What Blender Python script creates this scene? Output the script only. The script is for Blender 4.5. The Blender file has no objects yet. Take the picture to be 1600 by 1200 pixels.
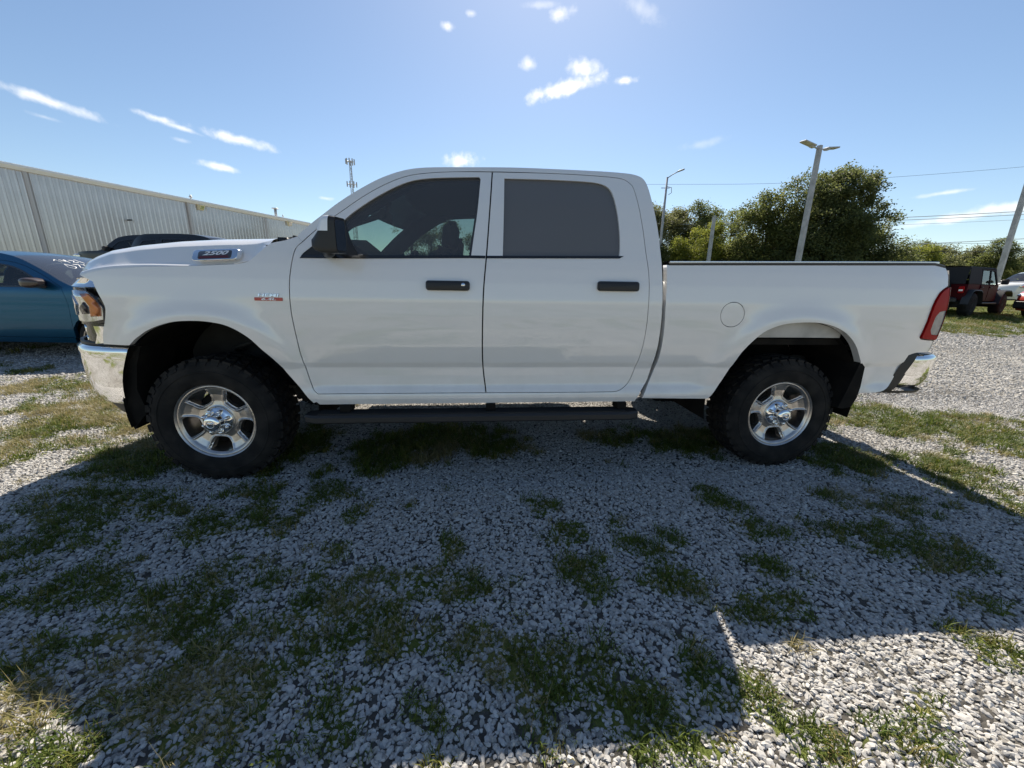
import bpy, math, random
import numpy as np
from mathutils import Vector, Matrix
from mathutils.geometry import delaunay_2d_cdt
R_ = math.radians
random.seed(7)
rng = np.random.default_rng(11)
SC = bpy.context.scene
COL = SC.collection

# ------------------------------------------------------------------ camera
cam_d = bpy.data.cameras.new('camera')
cam = bpy.data.objects.new('camera', cam_d)
COL.objects.link(cam)
PITCH, ROLL, H = 0.2505175, 0.01677606, 1.2637
cam_d.sensor_width = 36.0
cam_d.lens = 601.2 / 1600 * 36.0
cam_d.clip_start = 0.05
cam_d.clip_end = 9000
F = Vector((0, math.cos(PITCH), -math.sin(PITCH)))
U0 = Vector((0, math.sin(PITCH), math.cos(PITCH)))
R0 = Vector((1, 0, 0))
RR = R0 * math.cos(ROLL) + U0 * math.sin(ROLL)
UU = U0 * math.cos(ROLL) - R0 * math.sin(ROLL)
m4 = Matrix(((RR.x, UU.x, -F.x, 0), (RR.y, UU.y, -F.y, 0), (RR.z, UU.z, -F.z, H), (0, 0, 0, 1)))
cam.matrix_world = m4
SC.camera = cam

# ------------------------------------------------------------------ sun, sky, exposure
SUN_EL, SUN_AZ = R_(46.0), R_(4.0)          # azimuth from +Y towards +X
sd = Vector((math.sin(SUN_AZ) * math.cos(SUN_EL), math.cos(SUN_AZ) * math.cos(SUN_EL), math.sin(SUN_EL)))
sun_d = bpy.data.lights.new('sun', 'SUN')
sun_d.energy = 4.9
sun_d.angle = R_(0.53)
sun_d.color = (1.0, 0.92, 0.79)
sun = bpy.data.objects.new('sun', sun_d)
sun.rotation_euler = (-sd).to_track_quat('-Z', 'Y').to_euler()
sun.location = sd * 50
COL.objects.link(sun)
SC.view_settings.view_transform = 'Standard'
SC.view_settings.look = 'None'
SC.view_settings.exposure = 0.96
SC.view_settings.gamma = 1.0
SC.view_settings.use_curve_mapping = False
SC.cycles.max_bounces = 8
SC.cycles.transparent_max_bounces = 16

world = bpy.data.worlds.new('World')
SC.world = world
world.use_nodes = True
wn = world.node_tree
wn.nodes.clear()
def N(t, typ, **kw):
    n = t.nodes.new(typ)
    for k, v in kw.items():
        setattr(n, k, v)
    return n
def math_n(t, op, a, b=None, c=None, clamp=False):
    n = N(t, 'ShaderNodeMath', operation=op)
    n.use_clamp = clamp
    for i, v in enumerate((a, b, c)):
        if v is None: continue
        if isinstance(v, (int, float)): n.inputs[i].default_value = v
        else: t.links.new(v, n.inputs[i])
    return n.outputs[0]
def vmath(t, op, a, b=None):
    n = N(t, 'ShaderNodeVectorMath', operation=op)
    for i, v in enumerate((a, b)):
        if v is None: continue
        if isinstance(v, (tuple, list, Vector)): n.inputs[i].default_value = tuple(v)
        else: t.links.new(v, n.inputs[i])
    return n
def smooth_n(t, x, lo, hi):
    n = N(t, 'ShaderNodeMapRange', interpolation_type='SMOOTHSTEP')
    t.links.new(x, n.inputs[0])
    n.inputs[1].default_value = lo; n.inputs[2].default_value = hi
    return n.outputs[0]
def build_world():
    t = wn
    sky = N(t, 'ShaderNodeTexSky', sky_type='NISHITA')
    sky.sun_disc = False
    sky.sun_elevation = SUN_EL
    sky.sun_rotation = SUN_AZ
    sky.air_density = 1.0
    sky.dust_density = 0.3
    sky.ozone_density = 2.6
    geo = N(t, 'ShaderNodeTexCoord').outputs['Generated']
    nz = N(t, 'ShaderNodeTexNoise'); nz.inputs['Scale'].default_value = 22; nz.inputs['Detail'].default_value = 9
    nz.inputs['Roughness'].default_value = 0.62
    t.links.new(geo, nz.inputs['Vector'])
    nz2 = N(t, 'ShaderNodeTexNoise'); nz2.inputs['Scale'].default_value = 60; nz2.inputs['Detail'].default_value = 5
    t.links.new(geo, nz2.inputs['Vector'])
    wob = math_n(t, 'ADD', math_n(t, 'MULTIPLY', math_n(t, 'SUBTRACT', nz.outputs[0], 0.5), 2.1),
                 math_n(t, 'MULTIPLY', math_n(t, 'SUBTRACT', nz2.outputs[0], 0.5), 1.5))
    # (direction, half width, half height, density, tilt)
    CL = [((-.7060, .6600, .2568), .060, .0095, .8, -.16), ((-.6135, .7444, .2665), .026, .0075, .9, -.12),
          ((-.5900, .7630, .2590), .034, .0050, .7, -.16), ((-.5203, .8144, .2571), .060, .0120, .95, -.08), ((-.5611, .8011, .2083), .030, .0085, .95, -.07),
          ((-.7130, .6606, .2351), .018, .0045, .35, -.1), ((-.5949, .7670, .2405), .014, .0045, .3, -.1),
          ((-.1322, .8713, .4726), .0160, .0090, .9, 0), ((-.0869, .8670, .4907), .010, .0060, .6, 0),
          ((.0780, .8670, .4921), .024, .0120, 1.0, .1), ((.0415, .8632, .5031), .035, .007, .35, 0),
          ((.0225, .9030, .4291), .018, .0120, .7, 0), ((.0960, .9125, .3920), .078, .0170, 1.15, .22),
          ((.1293, .8971, .4224), .034, .0200, 1.05, -.2), ((.2127, .8922, .3985), .024, .0085, .95, 0),
          ((-.1199, .9562, .2672), .040, .0180, 1.25, 0), ((.2199, .8434, .4902), .045, .016, .35, -.5),
          ((.7062, .6900, .1587), .034, .0045, .6, .05), ((.7248, .6780, .1200), .085, .0090, .8, .12),
          ((.7600, .6395, .1290), .060, .0120, .9, .1), ((.3761, .8816, .2853), .047, .010, .22, .1),
          ((-.4051, .8974, .1747), .014, .0045, .5, 0)]
    total = None
    for d, a, b, dens, tilt in CL:
        a *= .88; b *= .74
        d = Vector(d).normalized()
        e = Vector((d.y, -d.x, 0)).normalized()
        n_ = e.cross(d).normalized()
        e2 = e * math.cos(tilt) + n_ * math.sin(tilt)
        n2 = n_ * math.cos(tilt) - e * math.sin(tilt)
        dv = vmath(t, 'SUBTRACT', geo, d).outputs[0]
        p = math_n(t, 'MULTIPLY', vmath(t, 'DOT_PRODUCT', dv, e2).outputs['Value'], 1 / a)
        q = math_n(t, 'MULTIPLY', vmath(t, 'DOT_PRODUCT', dv, n2).outputs['Value'], 1 / b)
        r = math_n(t, 'SQRT', math_n(t, 'ADD', math_n(t, 'MULTIPLY', p, p), math_n(t, 'MULTIPLY', q, q)))
        v = smooth_n(t, math_n(t, 'ADD', r, wob), 1.45, -0.15)
        v = math_n(t, 'MULTIPLY', v, dens)
        total = v if total is None else math_n(t, 'MAXIMUM', total, v)
    total = math_n(t, 'MINIMUM', total, 1.0)
    mix = N(t, 'ShaderNodeMix', data_type='RGBA')
    t.links.new(total, mix.inputs[0])
    tint = N(t, 'ShaderNodeMix', data_type='RGBA', blend_type='MULTIPLY'); tint.inputs[0].default_value = 1
    t.links.new(sky.outputs[0], tint.inputs[6]); tint.inputs[7].default_value = (.955, .955, .935, 1)
    t.links.new(tint.outputs[2], mix.inputs[6])
    mix.inputs[7].default_value = (9.0, 9.0, 8.9, 1)
    bg = N(t, 'ShaderNodeBackground')
    bg.inputs[1].default_value = SKY_STRENGTH
    t.links.new(mix.outputs[2], bg.inputs[0])
    out = N(t, 'ShaderNodeOutputWorld')
    t.links.new(bg.outputs[0], out.inputs[0])
SKY_STRENGTH = 0.072
build_world()

# ------------------------------------------------------------------ materials
MATS = {}
def principled(name, col, rough=0.5, metal=0.0, coat=0.0, coat_rough=0.03, ior=1.45, emis=None, noise=None, bump=None, spec=0.5):
    m = bpy.data.materials.new(name); m.use_nodes = True
    t = m.node_tree
    b = t.nodes['Principled BSDF']
    b.inputs['Base Color'].default_value = (*col, 1)
    b.inputs['Roughness'].default_value = rough
    b.inputs['Metallic'].default_value = metal
    b.inputs['Coat Weight'].default_value = coat
    b.inputs['Coat Roughness'].default_value = coat_rough
    b.inputs['IOR'].default_value = ior
    b.inputs['Specular IOR Level'].default_value = spec
    if noise:
        sc, amt = noise[:2]
        tc = N(t, 'ShaderNodeTexCoord')
        nz = N(t, 'ShaderNodeTexNoise'); nz.inputs['Scale'].default_value = sc; nz.inputs['Detail'].default_value = 5
        t.links.new(tc.outputs['Object'], nz.inputs['Vector'])
        mx = N(t, 'ShaderNodeMix', data_type='RGBA')
        t.links.new(smooth_n(t, nz.outputs[0], .35, .7), mx.inputs[0])
        mx.inputs[6].default_value = (*col, 1)
        c2 = noise[2] if len(noise) > 2 else tuple(c * (1 - amt) for c in col)
        mx.inputs[7].default_value = (*c2, 1)
        t.links.new(mx.outputs[2], b.inputs['Base Color'])
    if bump:
        tc = N(t, 'ShaderNodeTexCoord')
        nz = N(t, 'ShaderNodeTexNoise'); nz.inputs['Scale'].default_value = bump[0]; nz.inputs['Detail'].default_value = 4
        t.links.new(tc.outputs['Object'], nz.inputs['Vector'])
        bp = N(t, 'ShaderNodeBump'); bp.inputs['Strength'].default_value = bump[1]; bp.inputs['Distance'].default_value = bump[2]
        t.links.new(nz.outputs[0], bp.inputs['Height'])
        t.links.new(bp.outputs[0], b.inputs['Normal'])
    MATS[name] = m
    return m
def glass_mat(name, tint, ior=1.5, grey_mix=0.0):
    m = bpy.data.materials.new(name); m.use_nodes = True
    t = m.node_tree; t.nodes.clear()
    tr = N(t, 'ShaderNodeBsdfTransparent'); tr.inputs[0].default_value = (*tint, 1)
    gl = N(t, 'ShaderNodeBsdfGlossy'); gl.inputs['Roughness'].default_value = 0.0
    gl.inputs[0].default_value = (1, 1, 1, 1)
    fr = N(t, 'ShaderNodeFresnel'); fr.inputs[0].default_value = ior
    mx = N(t, 'ShaderNodeMixShader')
    t.links.new(fr.outputs[0], mx.inputs[0]); t.links.new(tr.outputs[0], mx.inputs[1]); t.links.new(gl.outputs[0], mx.inputs[2])
    last = mx.outputs[0]
    if grey_mix:
        df = N(t, 'ShaderNodeBsdfDiffuse'); df.inputs[0].default_value = (.5, .5, .52, 1)  # even grey diffuse share mixed into the whole pane
        m2 = N(t, 'ShaderNodeMixShader'); m2.inputs[0].default_value = grey_mix
        t.links.new(last, m2.inputs[1]); t.links.new(df.outputs[0], m2.inputs[2]); last = m2.outputs[0]
    o = N(t, 'ShaderNodeOutputMaterial'); t.links.new(last, o.inputs[0])
    MATS[name] = m
    return m
def dirty_paint(name, col, dirt=(0.33, 0.29, 0.24), z0=0.45, z1=.95, amt=0.22, rough=.35, coat=1.0):
    """car paint with a clear coat and a film of road dirt low down"""
    m = principled(name, col, rough=rough, coat=coat, coat_rough=0.02)
    m.node_tree.nodes['Principled BSDF'].inputs['Coat IOR'].default_value = 1.7
    t = m.node_tree; b = t.nodes['Principled BSDF']
    tc = N(t, 'ShaderNodeTexCoord')
    sp = N(t, 'ShaderNodeSeparateXYZ'); t.links.new(tc.outputs['Object'], sp.inputs[0])
    nz = N(t, 'ShaderNodeTexNoise'); nz.inputs['Scale'].default_value = 5; nz.inputs['Detail'].default_value = 7; nz.inputs['Roughness'].default_value = .65
    t.links.new(tc.outputs['Object'], nz.inputs['Vector'])
    hgt = smooth_n(t, sp.outputs[2], z1, z0)
    f = math_n(t, 'MULTIPLY', hgt, math_n(t, 'MULTIPLY', smooth_n(t, nz.outputs[0], .3, .75), amt))
    mx = N(t, 'ShaderNodeMix', data_type='RGBA')
    t.links.new(f, mx.inputs[0]); mx.inputs[6].default_value = (*col, 1); mx.inputs[7].default_value = (*dirt, 1)
    t.links.new(mx.outputs[2], b.inputs['Base Color'])
    t.links.new(math_n(t, 'ADD', math_n(t, 'MULTIPLY', f, .8), .02), b.inputs['Coat Roughness'])
    return m
dirty_paint('white_paint', (0.77, 0.755, 0.74))
principled('chrome', (0.86, 0.87, 0.88), rough=0.06, metal=1.0)
principled('satin_alloy', (0.64, 0.60, 0.565), rough=0.31, metal=.95, noise=(14, .25))
principled('rubber', (0.009, 0.009, 0.0095), rough=0.8, spec=.25, noise=(9, .5, (.026, .024, .022)), bump=(60, .4, .003))
principled('black_plastic', (0.022, 0.022, 0.023), rough=0.5, bump=(220, .25, .001))
principled('gloss_black', (0.012, 0.012, 0.013), rough=0.25, coat=.5)
principled('under_black', (0.008, 0.0078, 0.0075), rough=0.9, spec=.15, noise=(6, .4, (.018, .016, .014)))
principled('primer_grey', (0.50, 0.49, 0.47), rough=0.6, noise=(5, .35))
principled('cabin_dark', (0.030, 0.029, 0.030), rough=0.8)
principled('seat_cloth', (0.045, 0.043, 0.042), rough=0.95, noise=(30, .4))
principled('headliner', (0.09, 0.088, 0.085), rough=0.95)
principled('amber_lens', (0.55, 0.15, 0.02), rough=0.12, coat=1.0)
principled('red_lens', (0.30, 0.002, 0.004), rough=0.35, spec=.12)
principled('clear_lens', (0.72, 0.73, 0.74), rough=0.1, metal=.75, coat=1.0, noise=(18, .5))
principled('lamp_dark', (0.05, 0.05, 0.055), rough=0.3, coat=1.0)
principled('badge_red', (0.42, 0.03, 0.03), rough=0.35, coat=.6)
principled('badge_dark_red', (0.10, 0.012, 0.016), rough=0.35, coat=.6)
principled('badge_silver', (0.70, 0.71, 0.74), rough=0.22, metal=1.0)
principled('badge_bright', (0.80, 0.81, 0.84), rough=0.5, metal=.3)
principled('mirror_glass', (0.30, 0.31, 0.33), rough=0.02, metal=1.0)
principled('reverse_lens', (0.26, 0.26, 0.26), rough=0.15, coat=.6, noise=(18, .4))
principled('chassis_grey', (0.035, 0.034, 0.033), rough=0.7, noise=(6, .5))
glass_mat('front_glass', (0.42, 0.50, 0.46), grey_mix=.11)
glass_mat('privacy_glass', (0.03, 0.03, 0.04), grey_mix=.26)
glass_mat('windshield_glass', (0.62, 0.74, 0.68))
glass_mat('tint_band', (0.02, 0.022, 0.022))
glass_mat('car_glass', (0.45, 0.52, 0.52), grey_mix=.01)
glass_mat('bright_windshield', (0.78, 0.90, 0.86), ior=2.0, grey_mix=.04)

# ------------------------------------------------------------------ mesh helpers
def link(o, parent=None):
    COL.objects.link(o)
    if parent is not None: o.parent = parent
    return o
def mesh_from(name, verts, faces, mats, fmat=None, smooth=True, normals=None):
    me = bpy.data.meshes.new(name)
    me.from_pydata([tuple(map(float, v)) for v in verts], [], [tuple(int(i) for i in f) for f in faces])
    for m in (mats if isinstance(mats, (list, tuple)) else [mats]):
        me.materials.append(MATS[m] if isinstance(m, str) else m)
    if fmat is not None: me.polygons.foreach_set('material_index', fmat)
    me.polygons.foreach_set('use_smooth', [bool(smooth)] * len(me.polygons))
    if normals is not None:
        me.normals_split_custom_set_from_vertices([tuple(map(float, n)) for n in normals])
    me.update()
    return me
def obj(name, verts, faces, mats, parent=None, smooth=True, normals=None, fmat=None, loc=None):
    o = bpy.data.objects.new(name, mesh_from(name, verts, faces, mats, fmat, smooth, normals))
    if loc: o.location = loc
    return link(o, parent)
def tag(o, label=None, cat=None, group=None, kind=None):
    if label: o['label'] = label
    if cat: o['category'] = cat
    if group: o['group'] = group
    if kind: o['kind'] = kind
    return o
def empty(name, loc=(0, 0, 0), rz=0.0):
    o = bpy.data.objects.new(name, None)
    o.empty_display_size = .2
    o.location = loc; o.rotation_euler = (0, 0, rz)
    COL.objects.link(o)
    return o
def copy_tree(o, parent=None):
    c = o.copy(); COL.objects.link(c); c.parent = parent
    for ch in list(o.children): copy_tree(ch, c)
    return c

class MB:
    """collects simple shapes into one mesh"""
    def __init__(s): s.v = []; s.f = []; s.m = []
    def add(s, v, f, m=0):
        o = len(s.v); s.v += [tuple(q) for q in v]; s.f += [tuple(i + o for i in q) for q in f]; s.m += [m] * len(f)
    def box(s, c, d, m=0, rot=None, taper=1.0, bev=0.0):
        x, y, z = d[0] / 2, d[1] / 2, d[2] / 2
        b = min(bev, x * .9, y * .9, z * .9)
        if b <= 0:
            v = [Vector((sx * x * (taper if sz > 0 else 1), sy * y * (taper if sz > 0 else 1), sz * z)) for sz in (-1, 1) for sx, sy in ((-1, -1), (1, -1), (1, 1), (-1, 1))]
            f = [(0, 3, 2, 1), (4, 5, 6, 7), (0, 1, 5, 4), (1, 2, 6, 5), (2, 3, 7, 6), (3, 0, 4, 7)]
        else:
            v = []; 
            def ring(zz, k):
                r = []
                tp = 1 + (taper - 1) * (zz + z) / (2 * z)
                for (sx, sy), (ax, ay) in zip(((-1, -1), (1, -1), (1, 1), (-1, 1)), (((0, 1), (1, 0)), ((-1, 0), (0, 1)), ((0, -1), (-1, 0)), ((1, 0), (0, -1)))):
                    cx, cy = sx * (x - k), sy * (y - k)
                    for q in (ax, ay):
                        r.append(Vector(((cx + q[0] * (b - 0)) * tp, (cy + q[1] * b) * tp, zz)))
                return r
            # chamfered rings
            r0 = ring(-z, b); r1 = ring(-z + b, 0); r2 = ring(z - b, 0); r3 = ring(z, b)
            v = r0 + r1 + r2 + r3
            f = [tuple(reversed(range(8))), tuple(range(24, 32))]
            for k in range(3):
                for i in range(8):
                    j = (i + 1) % 8
                    f.append((k * 8 + i, k * 8 + j, k * 8 + 8 + j, k * 8 + 8 + i))
        c = Vector(c)
        if rot is not None: v = [rot @ q for q in v]
        s.add([q + c for q in v], f, m)
    def tube(s, pts, r, n=8, m=0, caps=True, r2=None):
        pts = [Vector(p) for p in pts]; L = len(pts); V = []; prev = None
        for i, p in enumerate(pts):
            d = (pts[min(i + 1, L - 1)] - pts[max(i - 1, 0)]).normalized()
            if prev is None:
                a = d.cross(Vector((0, 0, 1)))
                if a.length < .1: a = d.cross(Vector((1, 0, 0)))
                a.normalize()
            else:
                a = (prev - d * prev.dot(d)).normalized()
            prev = a; b = d.cross(a)
            rr = r if r2 is None else r + (r2 - r) * i / (L - 1)
            for k in range(n):
                t = 2 * math.pi * k / n
                V.append(p + (a * math.cos(t) + b * math.sin(t)) * rr)
        Fc = []
        for i in range(L - 1):
            for k in range(n):
                Fc.append((i * n + k, i * n + (k + 1) % n, (i + 1) * n + (k + 1) % n, (i + 1) * n + k))
        if caps: Fc += [tuple(reversed(range(n))), tuple(range((L - 1) * n, L * n))]
        s.add(V, Fc, m)
    def lathe_y(s, prof, n=32, c=(0, 0, 0), m=0, closed=False):
        """profile of (radius, y) turned round the y axis"""
        V = []; P = len(prof)
        for i in range(n):
            a = 2 * math.pi * i / n
            for r, y in prof: V.append((c[0] + r * math.cos(a), c[1] + y, c[2] + r * math.sin(a)))
        Fc = []
        for i in range(n):
            j = (i + 1) % n
            for k in range(P - 1 + (1 if closed else 0)):
                k2 = (k + 1) % P
                Fc.append((i * P + k, i * P + k2, j * P + k2, j * P + k))
        s.add(V, Fc, m)
    def grid(s, rows, m=0, flip=False):
        """rows: list of equal-length point lists"""
        n = len(rows[0]); V = [p for r in rows for p in r]; Fc = []
        for i in range(len(rows) - 1):
            for k in range(n - 1):
                q = (i * n + k, i * n + k + 1, (i + 1) * n + k + 1, (i + 1) * n + k)
                Fc.append(q[::-1] if flip else q)
        s.add(V, Fc, m)
    def build(s, name, mats, parent=None, smooth=True, loc=None, angle=None):
        o = obj(name, s.v, s.f, mats, parent, smooth, None, s.m, loc)
        if angle is not None: sharp(o.data, angle)
        return o
def sharp(me, deg=35):
    """mark edges sharper than deg so that smooth shading keeps them crisp"""
    import bmesh
    bm = bmesh.new(); bm.from_mesh(me)
    bmesh.ops.recalc_face_normals(bm, faces=bm.faces)
    lim = R_(deg)
    for e in bm.edges:
        if len(e.link_faces) == 2:
            e.smooth = e.calc_face_angle(0) < lim
        else: e.smooth = True
    bm.to_mesh(me); bm.free()

# ---- 2-D panels with holes, laid over a surface y = f(x, z)
def pip(P, poly):
    P = np.asarray(P); poly = np.asarray(poly)
    x, y = P[:, 0], P[:, 1]; inside = np.zeros(len(P), bool)
    n = len(poly); j = n - 1
    for i in range(n):
        xi, yi = poly[i]; xj, yj = poly[j]
        if yi != yj:
            c = ((yi > y) != (yj > y)) & (x < (xj - xi) * (y - yi) / (yj - yi) + xi)
            inside ^= c
        j = i
    return inside
def dist_poly(P, poly):
    P = np.asarray(P)[:, None, :]; A = np.asarray(poly)[None]; B = np.roll(np.asarray(poly), -1, 0)[None]
    d = B - A; t = np.clip(((P - A) * d).sum(-1) / np.maximum((d * d).sum(-1), 1e-12), 0, 1)
    return np.sqrt((((A + t[..., None] * d) - P) ** 2).sum(-1)).min(1)
def area(poly):
    p = np.asarray(poly); q = np.roll(p, -1, 0)
    return .5 * float((p[:, 0] * q[:, 1] - q[:, 0] * p[:, 1]).sum())
def smooth_loop(pts, corner=38, sub=4, closed=True):
    """Catmull-Rom through the points; vertices turning by more than `corner` degrees stay sharp"""
    P = [np.array(p, float) for p in pts]; n = len(P); cor = []
    for i in range(n):
        if not closed and i in (0, n - 1): cor.append(True); continue
        a = P[i] - P[i - 1]; b = P[(i + 1) % n] - P[i]
        ang = math.degrees(math.acos(max(-1, min(1, float(a @ b) / (np.linalg.norm(a) * np.linalg.norm(b) + 1e-12)))))
        cor.append(ang > corner)
    out = []
    for i in range(n if closed else n - 1):
        p1, p2 = P[i], P[(i + 1) % n]
        p0 = P[i - 1] if not cor[i] else p1 - (p2 - p1)
        j = (i + 1) % n
        p3 = P[(i + 2) % n] if not cor[j] else p2 + (p2 - p1)
        for k in range(sub):
            t = k / sub
            # centripetal-ish: plain uniform CR with tangent clamp
            m1 = (p2 - p0) * .5; m2 = (p3 - p1) * .5; L = np.linalg.norm(p2 - p1)
            for m in (m1, m2):
                l = np.linalg.norm(m)
                if l > 1.2 * L: m *= 1.2 * L / l
            h = t * t * (3 - 2 * t)
            out.append((2 * t**3 - 3 * t**2 + 1) * p1 + (t**3 - 2 * t**2 + t) * m1 + h * p2 + (t**3 - t**2) * m2)
    if not closed: out.append(P[-1])
    return [tuple(q) for q in out]
def resample(loop, step):
    out = []
    n = len(loop)
    for i in range(n):
        a = np.array(loop[i]); b = np.array(loop[(i + 1) % n])
        k = max(1, int(np.ceil(np.linalg.norm(b - a) / step)))
        for q in range(k): out.append(tuple(a + (b - a) * q / k))
    return out
def inset(loop, d):
    P = np.asarray(loop); s = 1 if area(loop) > 0 else -1
    a = P - np.roll(P, 1, 0); b = np.roll(P, -1, 0) - P
    a /= np.linalg.norm(a, axis=1, keepdims=True) + 1e-12; b /= np.linalg.norm(b, axis=1, keepdims=True) + 1e-12
    na = np.stack([-a[:, 1], a[:, 0]], 1) * s; nb = np.stack([-b[:, 1], b[:, 0]], 1) * s
    nn = na + nb; L = (nn * nn).sum(1, keepdims=True)
    nn = 2 * nn / np.maximum(L, .5)
    return [tuple(q) for q in P + nn * d]
def panel_mesh(name, outline, holes, yf, mat, step=.04, thick=.02, W=None, edge_round=.004):
    """sheet with turned-in edges over (x,z); W set = mirrored to the far side"""
    out = resample(outline, step); hs = [resample(h, step) for h in holes]
    if area(out) < 0: out = out[::-1]
    hs = [h if area(h) < 0 else h[::-1] for h in hs]
    loops = [out] + hs
    o = np.array(out); lo, hi = o.min(0), o.max(0)
    gx = np.arange(lo[0] + step * .5, hi[0], step); gz = np.arange(lo[1] + step * .5, hi[1], step * .6)
    G = np.array([(x, z) for x in gx for z in gz])
    if len(G):
        k = pip(G, out)
        for h in hs: k &= ~pip(G, h)
        G = G[k]
        if len(G):
            k = dist_poly(G, out) > step * .35
            for h in hs: k &= dist_poly(G, h) > step * .35
            G = G[k]
    pts = [p for l in loops for p in l]; edges = []; o0 = 0
    for l in loops:
        edges += [(o0 + i, o0 + (i + 1) % len(l)) for i in range(len(l))]; o0 += len(l)
    allp = [Vector(p) for p in pts] + [Vector((float(a), float(b))) for a, b in G]
    vs, es, fs, *_ = delaunay_2d_cdt(allp, edges, [], 0, 1e-6)
    V2 = np.array([(v.x, v.y) for v in vs])
    Fa = np.array([f for f in fs if len(f) == 3])
    cen = V2[Fa].mean(1)
    k = pip(cen, out)
    for h in hs: k &= ~pip(cen, h)
    Fa = Fa[k]
    x, z = V2[:, 0], V2[:, 1]
    e = 2e-3
    y = yf(x, z); dyx = (yf(x + e, z) - yf(x - e, z)) / (2 * e); dyz = (yf(x, z + e) - yf(x, z - e)) / (2 * e)
    nrm = np.stack([dyx, -np.ones_like(x), dyz], 1); nrm /= np.linalg.norm(nrm, axis=1, keepdims=True)
    verts = [np.stack([x, y, z], 1)]; normals = [nrm]; faces = []
    for a, b, c in Fa:
        # CCW in (x,z) seen from -y : x right, z up -> normal -y
        A = (V2[b] - V2[a]); B = (V2[c] - V2[a])
        faces.append((a, b, c) if A[0] * B[1] - A[1] * B[0] > 0 else (a, c, b))
    off = len(x)
    for l in loops:
        L = np.array(l); n = len(L)
        t = np.roll(L, -1, 0) - np.roll(L, 1, 0); t /= np.linalg.norm(t, axis=1, keepdims=True) + 1e-12
        outw = np.stack([t[:, 1], -t[:, 0]], 1)
        yy = yf(L[:, 0], L[:, 1])
        n3 = np.stack([outw[:, 0], np.zeros(n), outw[:, 1]], 1)
        r0 = np.stack([L[:, 0], yy, L[:, 1]], 1)
        r1 = np.stack([L[:, 0], yy + thick, L[:, 1]], 1)
        verts += [r0, r1]; normals += [n3, n3]
        for i in range(n):
            j = (i + 1) % n
            faces.append((off + i, off + n + i, off + n + j, off + j))
        off += 2 * n
    V = np.concatenate(verts); NN = np.concatenate(normals)
    if W is not None:
        V = V * np.array([1, -1, 1]) + np.array([0, W, 0]); NN = NN * np.array([1, -1, 1])
        faces = [f[::-1] for f in faces]
    return mesh_from(name, V, faces, mat, None, True, NN)
def panel(name, outline, holes, yf, mat, parent, **kw):
    return link(bpy.data.objects.new(name, panel_mesh(name, outline, holes, yf, mat, **kw)), parent)

# ------------------------------------------------------------------ ground
def sstep(a, b, x):
    t = np.clip((np.asarray(x, float) - a) / (b - a), 0, 1); return t * t * (3 - 2 * t)
def terr(x, y):
    s = sstep(-2, -9, x); k = .055 + .065 * s
    d = np.asarray(y, float) - 6.5
    d = .5 * (d + np.sqrt(d * d + .6))
    return k * 16 * np.tanh(d / 16) - k * .04
def vnoise(x, y, seed=0):
    x = np.asarray(x, float); y = np.asarray(y, float)
    xi = np.floor(x).astype(int); yi = np.floor(y).astype(int); fx = x - xi; fy = y - yi
    def h(a, b):
        n = (a * 374761393 + b * 668265263 + seed * 974634777) & 0x7fffffff
        n = (n ^ (n >> 13)) * 1274126177 & 0x7fffffff
        return ((n ^ (n >> 16)) & 0xffff) / 65535.0
    u = fx * fx * (3 - 2 * fx); v = fy * fy * (3 - 2 * fy)
    return (h(xi, yi) * (1 - u) + h(xi + 1, yi) * u) * (1 - v) + (h(xi, yi + 1) * (1 - u) + h(xi + 1, yi + 1) * u) * v
def fbm(x, y, seed=0, o=4):
    s = 0; a = .5; t = 0
    for i in range(o):
        s = s + a * vnoise(np.asarray(x) * 2**i, np.asarray(y) * 2**i, seed + i * 17); t += a; a *= .55
    return s / t
GP = [(-1.12, 2.14, .18, .19), (-.85, 1.91, .11, .11), (-.9, 2.65, .33, .33), (-.58, 2.97, .48, .34), (-.2, 2.86, .31, .23), (-.59, 2.01, .06, .07), (-.4, 2.2, .06, .06), (-1.6, 2.11, .1, .07), (-1.65, 1.74, .16, .13), (-2.66, 2.58, .41, .48), (-2.34, 1.99, .4, .27), (-2.27, 1.67, .25, .2), (-1.79, 1.35, .24, .14), (-1.33, 1.22, .27, .18), (-.97, .98, .19, .11), (-.83, .81, .11, .08), (-1.05, 1.42, .07, .07), (-.41, 1.43, .16, .15), (-.3, 1.62, .08, .12), (-.2, 1.35, .13, .12), (-.45, 1.13, .19, .1), (-.63, 1.41, .07, .09), (-.13, 1.16, .07, .08), (-.21, .86, .11, .07), (-.54, .91, .08, .06), (.08, 1.02, .11, .13), (.39, .9, .16, .09), (.65, 1.03, .09, .11), (.2, 2.07, .1, .13), (.3, 1.77, .12, .16), (.34, 1.53, .17, .13), (.61, 1.86, .11, .12), (.67, 1.7, .13, .11), (.75, 1.44, .14, .1), (.85, 1.75, .08, .08), (1.32, 2.11, .14, .15), (1.24, 1.53, .12, .12), (1.15, 1.34, .11, .09), (1.0, 1.29, .11, .08), (1.43, 1.82, .19, .13), (1.77, 1.86, .22, .09), (2.07, 1.73, .27, .15), (2.24, 2.1, .36, .15), (2.01, 2.2, .13, .08), (2.03, 1.33, .12, .07), (.91, 3.18, .29, .18), (1.59, 3.06, .5, .26), (2.62, 2.73, .31, .26), (2.12, 2.95, .33, .24), (-1.8, 2.79, .3, .36)]
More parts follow.
